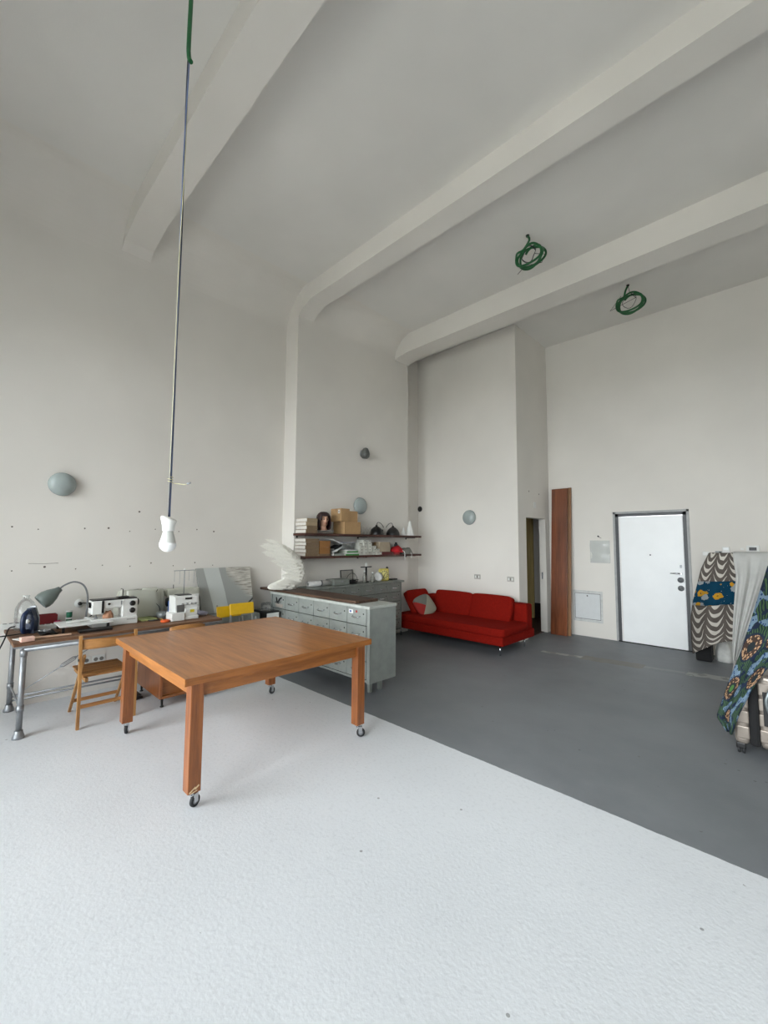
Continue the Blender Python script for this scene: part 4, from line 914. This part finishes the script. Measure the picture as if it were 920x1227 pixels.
# gooseneck lamp
lg_ = mat(S(104, 114, 110), .45, var=.06, name='grey_green_enamel')
t = thing('gooseneck_lamp', 'grey green gooseneck desk lamp arching over workbench clutter', 'lamp', on(-5.30, 1.03))
obj('base', lathe(nb(), [(0, 0), (.07, 0), (.066, .016), (.02, .026), (0, .03)], (0, 0, 0), 22), M['black'], t)
nk = [(0, 0, .02), (.0, .005, .15), (.01, .0, .29), (.02, -.04, .385), (.04, -.12, .425), (.06, -.2, .40), (.07, -.255, .355)]
obj('gooseneck', tube(nb(), smoothpath(nk, 6), .0085, 8), M['steel'], t)
axs = Vector((.06, -.62, -.5)).normalized()
obj('shade', lathe(nb(), [(0, -.012), (.026, -.01), (.034, .02), (.06, .07), (.076, .12), (.078, .155), (.07, .185), (.062, .185), (.07, .155), (.066, .12), (.04, .08), (0, .06)], (.07, -.245, .362), 22, axs), lg_, t)
obj('bulb', lathe(nb(), [(0, .06), (.02, .09), (.028, .13), (.02, .155), (0, .165)], (.07, -.245, .362), 14, axs), M['white'], t)
obj('flex', tube(nb(), smoothpath([(-.03, .0, .02), (-.06, .09, .09), (-.04, .06, .17), (-.08, .0, .19), (-.165, -.03, .18)], 5), .005, 6), M['black'], t)
# spools and bits
def spool(loc, mm, lab, lay=False):
    t = thing('thread_spool', lab, 'spool', loc); a = (.3, 1, 0) if lay else (0, 0, 1); o_ = (0, 0, .03) if lay else (0, 0, 0)
    obj('thread', lathe(nb(), [(0, .006), (.024, .006), (.026, .035), (.024, .062), (0, .062)], o_, 16, a), mm, t)
    bm = nb(); lathe(bm, [(0, 0), (.03, 0), (.03, .006), (0, .006)], o_, 16, a); obj('flange', bm, M['whitep'], t)
    bm = nb(); lathe(bm, [(0, .062), (.03, .062), (.03, .068), (0, .068)], o_, 16, a); obj('flange', bm, M['whitep'], t)
spool(on(-5.25, .88), mat(S(16, 92, 66), .7, name='green_thread'), 'green thread spool standing left of the gooseneck lamp')
spool((-5.25, .88, Z + .0695), mat(S(26, 96, 70), .7, name='teal_thread'), 'teal thread spool stacked on the green spool')
spool(on(-5.19, .93), mat(S(28, 52, 120), .7, name='blue_thread'), 'blue thread spool lying in front of lamp base', True)
spool(on(-5.18, 1.02), M['whitep'], 'white thread spool beside the sewing table', False)
heap('magenta_cloth', on(-5.27, .80), (.045, .045, .055), mat(S(160, 22, 74), .7, name='magenta_cloth'), 'crumpled magenta cloth between red box and spools', 'cloth', 21)
t = thing('scissors', 'steel scissors lying on black cloth at bench front', 'scissors', (-4.83, .66, Z + .045), R(35))
for s in (-1, 1):
    obj('blade', box(nb(), (0, .08, 0), (.012, .14, .003), 0, Matrix.Rotation(s * .06, 4, 'Z')), M['chrome'], t); obj('finger_ring', tube(nb(), [(s * .024 + .02 * math.cos(2 * math.pi * i / 14), -.03 + .026 * math.sin(2 * math.pi * i / 14), 0) for i in range(14)], .005, 6, True), M['steel'], t)
# sewing machine with extension table
t = thing('sewing_machine', 'white flatbed sewing machine with two black dials and extension table', 'sewing machine', on(-5.0, 1.2)); wm = mat(S(222, 223, 219), .3, var=.02, name='machine_enamel')
obj('bed', bb(nb(), -.1, .1, -.2, .2, 0, .075, .008), wm, t)
et = obj('extension_table', bb(nb(), -.12, .2, -.46, -.04, .05, .064, .004), wm, t)
for x, y in ((-.1, -.43), (.18, -.43), (.18, -.08)): obj('table_leg', bb(nb(), x - .01, x + .01, y - .01, y + .01, 0, .05), M['black'], et)
obj('pillar', bb(nb(), -.075, .085, .06, .2, .07, .25, .012), wm, t)
obj('arm', bb(nb(), -.07, .075, -.2, .19, .17, .25, .012), wm, t)
obj('head', bb(nb(), -.075, .08, -.2, -.1, .09 + .03, .252, .012), wm, t)
obj('needle_slot', bb(nb(), .078, .083, -.118, -.098, .13, .25, .001), M['black'], t)
obj('top_lid', bb(nb(), -.065, .07, -.195, .195, .25, .262, .004), M['black'], t)
for z in (.205, .135): obj('stitch_dial', lathe(nb(), [(0, 0), (.027, 0), (.026, .014), (.02, .02), (0, .02)], (.084, .15, z), 20, (1, 0, 0)), M['black'], t)
obj('small_dial', lathe(nb(), [(0, 0), (.012, 0), (.011, .01), (0, .01)], (.075, -.055, .215), 14, (1, 0, 0)), M['black'], t)
obj('handwheel', lathe(nb(), [(0, 0), (.03, 0), (.036, .008), (.036, .022), (.028, .028), (0, .028)], (0, .2, .205), 22, (0, 1, 0)), M['black'], t)
obj('needle_bar', tube(nb(), [(.02, -.15, .12), (.02, -.15, .075)], .006, 8), M['steel'], t); obj('presser_foot', bb(nb(), .0, .04, -.165, -.135, .076, .084), M['steel'], t)
obj('lever', bb(nb(), .085, .095, .045, .055, .2, .24), M['steel'], t); obj('name_plate', bb(nb(), .1, .1015, .1, .18, .045, .052), mat(S(140, 140, 138), .4, name='grey_plate2'), t)
sp_ = obj('spool_pin', tube(nb(), [(0, .08, .26), (0, .08, .345), (-.01, .062, .35)], .004, 6), M['black'], t)
bm = nb(); bb(bm, -.03, .04, .03, .13, .262, .274, .003); obj('carry_handle', bm, M['black'], t)
heap('tan_cloth', (-4.955, 1.15, Z + .076), (.045, .05, .07), mat(S(170, 124, 96), .8, name='tan_cloth'), 'scrap of tan cloth under the sewing machine arm', 'cloth', 31)
solo('plastic_gauge', prism(nb(), [(-.02, -.09, 0), (.01, -.08, 0), (.03, .0, 0), (.015, .09, 0), (-.015, .09, 0), (-.03, 0, 0)], (0, 0, .008)), M['white'], 'white plastic gauge lying on the sewing extension table', 'gauge', (-4.95, .90, Z + .069), R(15))
solo('black_tray', bb(nb(), -.05, .05, -.13, .13, 0, .022, .003), M['black'], 'flat black tray under the sewing extension table edge', 'tray', on(-4.74, 1.0))
# dust covered machines by the wall
m, n, l, b = nt('grey_vinyl'); b.inputs['Base Color'].default_value = S(186, 187, 174); b.inputs['Roughness'].default_value = .45; vinyl = m
def cover(name, loc, s, lab, seed, mm, sag):
    random.seed(seed); ph = [random.uniform(0, 6) for _ in range(5)]; t = thing(name, lab, 'dust cover', loc)
    def fn(u, v):
        a = 2 * math.pi * u; cx, sx = math.cos(a), math.sin(a); e = .35
        x = math.copysign(abs(cx) ** e, cx) * s[0] / 2; y = math.copysign(abs(sx) ** e, sx) * s[1] / 2
        k = 1 + .10 * (1 - v) * 0 - .12 * (v ** 3); fold = .11 * math.sin(5 * a + ph[0] + 2.2 * v) * (1 - v * .4) + .04 * math.sin(11 * a + ph[1])
        if v > .9: k *= 1 - (v - .9) * 9.0
        return (x * k * (1 + fold), y * k * (1 + fold), s[2] * min(1, v / .9) * (1 - sag * (.5 + .5 * math.sin(a * 2 + ph[2])) * (v > .5)) )
    bm = nb(); sheet(bm, fn, 44, 20); bmesh.ops.remove_doubles(bm, verts=bm.verts, dist=.001); obj('cover_skirt', bm, mm, t, .003); return t
t = cover('dust_cover', on(-5.28, 1.52), (.22, .44, .31), 'grey green vinyl dust cover draped over a machine by wall', 2, vinyl, .07)
obj('seam', tube(nb(), smoothpath([(.1, .15, .3), (.115, .1, .2), (.12, .17, .1), (.12, .18, .01)], 5), .004, 6), M['black'], t)
t = thing('covered_machine', 'white boxy sewing machine with folded cover by wall behind overlocker', 'sewing machine', on(-5.3, 2.0))
obj('base', bb(nb(), -.1, .1, -.21, .16, 0, .09, .01), wm, t); obj('arm', bb(nb(), -.07, .07, -.21, .16, .2, .285, .012), mat(S(186, 186, 172), .5, name='beige_cover'), t); obj('pillar', bb(nb(), -.07, .07, .05, .16, .08, .22, .008), wm, t); obj('spool_pin', tube(nb(), [(0, -.12, .28), (0, -.12, .33)], .004, 6), M['black'], t)
obj('motor', lathe(nb(), [(0, -.09), (.05, -.09), (.055, -.05), (.055, .05), (.045, .08), (0, .08)], (.06, -.12, .14), 16, (0, 1, 0)), M['black'], t)
solo('blue_box', bb(nb(), -.03, .03, -.035, .035, 0, .17, .004), mat(S(28, 84, 160), .5, name='bright_blue'), 'bright blue upright box behind the overlock machine', 'box', on(-5.09, 1.80), R(8))
solo('grey_jar', lathe(nb(), [(0, 0), (.05, 0), (.06, .03), (.058, .06), (.03, .075), (0, .078)], (0, 0, 0), 18), mat(S(128, 132, 132), .4, .3, name='grey_pot'), 'squat grey pot beside the dust cover on workbench', 'pot', on(-5.03, 1.68))
solo('green_papers', bb(nb(), -.1, .1, -.08, .08, 0, .014, .002), mat(S(172, 182, 120), .6, name='yellow_green_paper'), 'yellow green papers under the draped dust cover front', 'papers', on(-5.06, 1.525), R(4))
t = thing('seam_ripper', 'long black handled tool lying across bench', 'tool', on(-4.9, 1.56), R(70)); obj('shaft', tube(nb(), [(-.06, 0, .008), (.1, 0, .008)], .007, 8), M['black'], t); obj('tip', tube(nb(), [(.1, 0, .008), (.17, 0, .006)], .003, 6), M['steel'], t)
t = thing('orange_tape', 'small orange tape roll in front of overlock machine', 'tape', on(-4.76, 1.62)); om = mat(S(222, 92, 34), .5, name='orange_tape')
obj('roll', lathe(nb(), [(.02, 0), (.042, 0), (.042, .022), (.02, .022), (.02, 0)], (0, 0, 0), 20), om, t); obj('loose_end', tube(nb(), smoothpath([(-.04, -.01, .012), (-.09, .0, .02), (-.14, -.02, .006)], 4), .004, 6), mat(S(196, 150, 60), .5, name='tape_end'), t)
# overlock machine
t = thing('overlock_machine', 'white overlock sewing machine with tall thread stand at bench end', 'sewing machine', on(-4.86, 1.83))
obj('base', bb(nb(), -.1, .135, -.12, .125, 0, .04, .01), wm, t)
obj('cloth_plate', bb(nb(), -.02, .15, -.165, -.03, .0, .085, .008), wm, t)
bd = obj('body', prism(nb(), [(-.1, -.11, .03), (.12, -.11, .03), (.1, -.11, .13), (.085, -.11, .235), (.06, -.11, .25), (-.1, -.11, .25)], (0, .225, 0)), wm, t)
obj('front_cover', bb(nb(), .105, .128, -.02, .11, .03, .115, .006), wm, t)
obj('looper_area', bb(nb(), .095, .112, -.10, -.025, .085, .16, .004), mat(S(110, 110, 108), .4, .5, name='machine_steel'), t)
for k in range(4): obj('tension_dial', lathe(nb(), [(0, 0), (.012, 0), (.011, .008), (0, .009)], (.098, -.04 + .045 * k, .165), 14, (1, 0, .15)), mat(S(170, 170, 168), .35, .5, name='dial_grey'), t)
obj('display', bb(nb(), .07, .0915, -.01, .06, .212, .232), M['black'], bd)
obj('yellow_sticker', bb(nb(), .126, .1295, .03, .075, .075, .105), mat(S(214, 196, 50), .5, name='yellow_sticker'), t)
obj('top_tray', bb(nb(), -.09, .03, -.06, .08, .25, .258, .003), M['black'], t)
obj('thread_pole', tube(nb(), [(-.04, .02, .255), (-.04, .02, .52)], .005, 8), M['steel'], t)
obj('thread_guide', bb(nb(), -.05, -.03, -.09, .13, .515, .521), M['steel'], t)
obj('pole_cap', lathe(nb(), [(0, 0), (.012, .004), (.01, .016), (0, .02)], (-.04, .02, .52), 10), M['white'], t)
for k, y in enumerate((-.085, -.03, .07, .125)): obj('guide_wire', tube(nb(), [(-.04, y, .518), (-.04, y, .40 - .03 * (k % 2))], .0015, 5), M['steel'], t)
obj('side_knob', lathe(nb(), [(0, 0), (.03, 0), (.034, .01), (.03, .022), (0, .024)], (.0, .115, .13), 18, (0, 1, 0)), wm, t)
for k in range(4): solo('paper_sheets', bb(nb(), -.1, .1, -.075, .075, 0, .009, .001), mat(S(196 - 8 * k, 190 - 6 * k, 196), .7, name='lilac_paper'), ('lilac paper pad at the bottom of the bench end stack', 'lilac paper pad second from bottom at the bench end', 'lilac paper pad second from top at the bench end', 'lilac paper pad on top of the bench end stack')[k], 'paper', (-4.99 + .01 * k, 2.05 - .008 * k, Z + .0095 * k), R(6 * k - 8), 'paper pads stacked at the bench end')

# ------------------------------------------------------------------ clothes rack with draped fabrics, suitcase
t = thing('garment_rack', 'steel garment rack under the draped cloths by back wall', 'rack', (-.25, 7.16, 0))
obj('rail', tube(nb(), [(-.56, 0, 1.47), (.9, 0, 1.47)], .014, 10), M['steel'], t)
for x in (-.36, .85):
    obj('post', tube(nb(), [(x, 0, .04), (x, 0, 1.47)], .013, 10), M['steel'], t); obj('foot', tube(nb(), [(x, -.06, .02), (x, .25, .02)], .014, 10), M['steel'], t)
def poly(pts, v):
    k = v * (len(pts) - 1); i = min(int(k), len(pts) - 2); f = k - i; a, c_ = pts[i], pts[i + 1]; return (a[0] + (c_[0] - a[0]) * f, a[1] + (c_[1] - a[1]) * f)
# striped cloth
def arcs(nm, floral=False):
    m, n, l, b = nt(nm); q = N(n, l); uv = q.coords('UV'); s3 = q.new('ShaderNodeSeparateXYZ'); l.new(uv, s3.inputs[0]); U, V = s3.outputs[0], s3.outputs[1]
    if not floral:
        wob = q.math('MULTIPLY', q.math('SUBTRACT', q.noise(uv, 3.0, 2), .5), .8)
        cu = q.math('MULTIPLY', q.math('ADD', U, q.math('MULTIPLY', wob, .15)), 2.6); tt = q.math('SUBTRACT', q.math('FRACT', cu), .5)
        a2 = q.math('ABSOLUTE', tt); hump = q.math('MULTIPLY', q.math('MULTIPLY', tt, tt), -4.2)
        row = q.math('FRACT', q.math('ADD', q.math('ADD', q.math('MULTIPLY', V, 12.0), q.math('MULTIPLY', hump, -1.0)), q.math('ADD', q.math('MULTIPLY', wob, 1.6), q.math('MULTIPLY', q.math('FLOOR', cu), .4))))
        thr = q.math('SUBTRACT', .46, q.math('MULTIPLY', q.math('MULTIPLY', a2, a2), 2.2))
        k = q.math('MULTIPLY', q.math('LESS_THAN', row, thr), q.math('LESS_THAN', a2, .44))
        c = q.mix(k, S(96, 89, 83), S(204, 198, 188))
    else:
        vo = q.new('ShaderNodeTexVoronoi'); vo.inputs['Scale'].default_value = 4.6; mp = q.new('ShaderNodeMapping'); mp.inputs['Scale'].default_value = (1, 3.0, 1); l.new(uv, mp.inputs[0]); l.new(mp.outputs[0], vo.inputs['Vector'])
        d = q.math('ADD', vo.outputs['Distance'], q.math('MULTIPLY', q.math('SUBTRACT', q.noise(mp.outputs[0], 12, 3), .5), .5))
        sc = q.new('ShaderNodeSeparateColor'); l.new(vo.outputs['Color'], sc.inputs[0])
        fl_ = q.mix(q.math('GREATER_THAN', sc.outputs[0], .5), S(150, 156, 158), S(190, 142, 40))
        c = q.mix(q.math('LESS_THAN', d, .46), S(10, 60, 84), fl_); c = q.mix(q.math('LESS_THAN', d, .09), c, S(120, 84, 30))
        c = q.mix(q.math('GREATER_THAN', q.noise(mp.outputs[0], 16, 2), .7), c, S(206, 212, 214))
    l.new(c, b.inputs['Base Color']); b.inputs['Roughness'].default_value = .9; b.inputs['Specular IOR Level'].default_value = .2; return m
zl = [(-.842, 1.488), (-.935, 1.28), (-.99, 1.06), (-1.055, .83), (-1.10, .58), (-1.108, .3), (-1.097, .09)]; zr = [(-.57, 1.5), (-.56, 1.3), (-.55, 1.1), (-.56, .9), (-.58, .7), (-.6, .52), (-.62, .385)]
def zeb(u, v):
    if v < 0: return (-.83 + .25 * u, 7.13 + .16 * min(1, -v * 6), 1.495 - max(0, -v - .12) * 2.2)
    a, c_ = poly(zl, v), poly(zr, v); x = a[0] + (c_[0] - a[0]) * u; z = a[1] + (c_[1] - a[1]) * u
    if v > .85: z += .04 * math.sin(math.pi * u) * (v - .85) / .15
    return (x, 7.10 - .06 * min(1, v * 3) + .045 * math.sin(9 * u + 1.5 * v) * min(1, v * 1.5) + (.22 * (1 - u) ** 3) * min(1, v * 1.5), z)
t = thing('striped_cloth', 'taupe and cream striped cloth with teal floral band over rack', 'cloth', (0, 0, 0))
for nm, a, c_, mm, nv in (('upper_stripes', 0, .30, arcs('taupe_stripes'), 12), ('floral_band', .30, .545, arcs('teal_floral', True), 10), ('lower_stripes', .545, 1.0, arcs('taupe_stripes_low'), 18), ('rear_drape', -.45, 0, arcs('taupe_stripes_rear'), 10)):
    bm = nb(); sheet(bm, zeb, 26, nv, 0, 1, a, c_); obj(nm, bm, mm, t, .004)
wl_ = [(-.585, 1.51), (-.575, 1.36), (-.555, 1.214), (-.575, 1.0), (-.595, .796), (-.615, .55), (-.63, .278), (-.625, .10)]; wr_ = [(-.05, 1.53), (-.10, 1.32), (-.18, 1.14), (-.26, .95), (-.34, .75), (-.43, .55), (-.53, .33), (-.61, .12)]
def whc(u, v):
    if v < 0: return (-.58 + .5 * u, 7.05 + .22 * min(1, -v * 6), 1.512 - max(0, -v - .12) * 2)
    a, c_ = poly(wl_, v), poly(wr_, v); x = a[0] + (c_[0] - a[0]) * u; z = a[1] + (c_[1] - a[1]) * u
    return (x, 7.03 - .13 * min(1, v * 3) + (.028 * math.sin(17 * u + 1) + .012 * math.sin(41 * u)) * min(1, v * 3 + .1), z)
bm = nb(); sheet(bm, whc, 44, 26, 0, 1, -.35, 1)
solo('pale_cloth', bm, mat(S(196, 196, 192), .9, var=.06, scale=7, name='pale_grey_cotton'), 'pale grey cotton cloth hanging to a point over rack', 'cloth', (0, 0, 0), 0, None, .004)
t = thing('black_bag', 'black bag on floor beneath the striped cloth', 'bag', (-.97, 7.42, 0)); obj('body', bb(nb(), -.10, .08, -.09, .1, 0, .3, .02), M['blackc'], t); obj('handle', tube(nb(), arc((0, 0, .28), .06, 0, 180, 8), .008, 6), M['blackc'], t)
solo('leather_scrap', prism(nb(), [(-.03, -.035, 0), (.03, -.035, 0), (.03, -.035, .03), (.005, -.035, .08), (-.03, -.035, .09)], (0, .07, 0)), mat(S(120, 62, 40), .5, name='brown_leather'), 'brown leather scrap resting on the black bag', 'leather', (-.97, 7.42, .3505), R(25))
heap('white_sack', (-.77, 7.56, 0), (.1, .1, .36), mat(S(205, 205, 200), .8, name='white_sack'), 'white sack on floor beneath the striped cloth', 'sack', 44)
# suitcase
shell = mat(S(150, 140, 130), .3, .45, var=.04, name='champagne_shell')
t = thing('suitcase', 'champagne hard shell suitcase on wheels under green printed cloth', 'suitcase', (-.30, 4.57, 0), R(3))
for s, a, c_ in ((-1, -.12, -.03), (1, .03, .14)):
    sh = obj('shell_half', bb(nb(), a, c_, -.24, .24, .075, .62, .035, 4), shell, t)
    for z in (.17, .285, .40, .515):
        obj('shell_rib', bb(nb(), a + (.012 if s < 0 else .0), c_ - (.012 if s > 0 else 0), -.247, .247, z - .046, z + .046, .008), shell, sh)
obj('zip_belt', bb(nb(), -.032, .032, -.25, .236, .08, .625, .02), M['blackc'], t)
obj('side_handle', tube(nb(), smoothpath([(.12, -.235, .30), (.10, -.275, .33), (.075, -.29, .42), (.08, -.29, .48), (.11, -.27, .55), (.13, -.235, .58)], 4), .011, 8), mat(S(130, 138, 140), .35, .5, name='grey_grip'), t)
obj('handle_recess', bb(nb(), .055, .09, -.252, -.24, .25, .5, .004), M['black'], t)
obj('trolley_handle', tube(nb(), [(-.06, .2, .6), (-.06, .2, .66), (.06, .2, .66), (.06, .2, .6)], .009, 8), M['steel'], t)
for x in (-.085, .1):
    for y in (-.2, .2):
        wh_ = obj('wheel_housing', bb(nb(), x - .03, x + .03, y - .032, y + .032, .04, .085, .008), M['black'], t)
        for k in (-1, 1): obj('wheel', lathe(nb(), [(.008, -.008), (.026, -.008), (.028, 0), (.026, .008), (.008, .008)], (x + k * .014, y, .028), 16, (1, 0, 0)), M['rubber'], wh_)
# garment rail holding the green cloth (mostly outside the picture)
t = thing('garment_rack', 'second garment rack carrying the green printed cloth', 'rack', (.42, 4.9, 0))
obj('rail', tube(nb(), [(-.5, 0, 1.55), (.6, 0, 1.55)], .014, 10), M['steel'], t)
for x in (-.3, .55): obj('post', tube(nb(), [(x, 0, .03), (x, 0, 1.55)], .013, 10), M['steel'], t); obj('foot', tube(nb(), [(x, -.05, .016), (x, .3, .016)], .014, 10), M['steel'], t)
m, n, l, b = nt('green_wax_print'); q = N(n, l); uv = q.coords('UV'); mp = q.new('ShaderNodeMapping'); mp.inputs['Scale'].default_value = (1.0, 2.6, 1); mp.inputs['Rotation'].default_value = (0, 0, .4); l.new(uv, mp.inputs[0]); P = mp.outputs[0]
vo = q.new('ShaderNodeTexVoronoi'); vo.inputs['Scale'].default_value = 1.75; vo.inputs['Randomness'].default_value = .5; l.new(P, vo.inputs['Vector']); D = vo.outputs['Distance']
v2 = q.new('ShaderNodeTexVoronoi'); v2.inputs['Scale'].default_value = 26; l.new(P, v2.inputs['Vector'])
wv_ = q.new('ShaderNodeTexWave'); wv_.inputs['Scale'].default_value = 9; wv_.inputs['Distortion'].default_value = 5; l.new(P, wv_.inputs['Vector'])
base = q.mix(q.math('GREATER_THAN', wv_.outputs['Fac'], .55), S(26, 38, 46), S(62, 88, 56))
base = q.mix(q.math('GREATER_THAN', q.noise(P, 7, 2), .55), base, S(24, 34, 56)); bst = q.math('GREATER_THAN', q.noise(P, 4.2, 1), .55); blu = q.mix(q.math('LESS_THAN', v2.outputs['Distance'], .36), S(104, 124, 142), S(22, 50, 92)); base = q.mix(bst, base, blu)
def lt(x): return q.math('LESS_THAN', D, x)
base = q.mix(lt(.40), base, S(28, 38, 54)); base = q.mix(lt(.36), base, q.mix(q.math('LESS_THAN', v2.outputs['Distance'], .42), S(60, 44, 36), S(170, 136, 104))); base = q.mix(lt(.25), base, S(30, 38, 42)); base = q.mix(lt(.21), base, S(64, 104, 50))
l.new(base, b.inputs['Base Color']); b.inputs['Roughness'].default_value = .75; b.inputs['Specular IOR Level'].default_value = .25
gl = [(-.05, 1.60), (-.154, 1.46), (-.225, 1.2), (-.28, 1.0), (-.335, .80), (-.41, .58), (-.46, .42), (-.505, .27), (-.45, .175)]; gr_ = [(.38, 1.60), (.34, 1.46), (.26, 1.2), (.12, 1.0), (-.06, .86), (-.19, .70), (-.28, .53), (-.36, .34), (-.415, .155)]
def gcl(u, v):
    a, c_ = poly(gl, v), poly(gr_, v); x = a[0] + (c_[0] - a[0]) * u; z = a[1] + (c_[1] - a[1]) * u
    s = min(1, max(0, (v - .0) / .45)); y = 4.87 + (4.245 - 4.87) * (s * s * (3 - 2 * s))
    k = 1.0 + (y - 4.25) / 4.25
    return (x * k, y + .016 * math.sin(9 * u + 4 * v), 1.6 + (z - 1.6) * k if v > .02 else 1.57)
bm = nb(); sheet(bm, gcl, 26, 44)
solo('green_cloth', bm, m, 'green wax print cloth with round motifs draped over suitcase', 'cloth', (0, 0, 0), 0, None, .004)
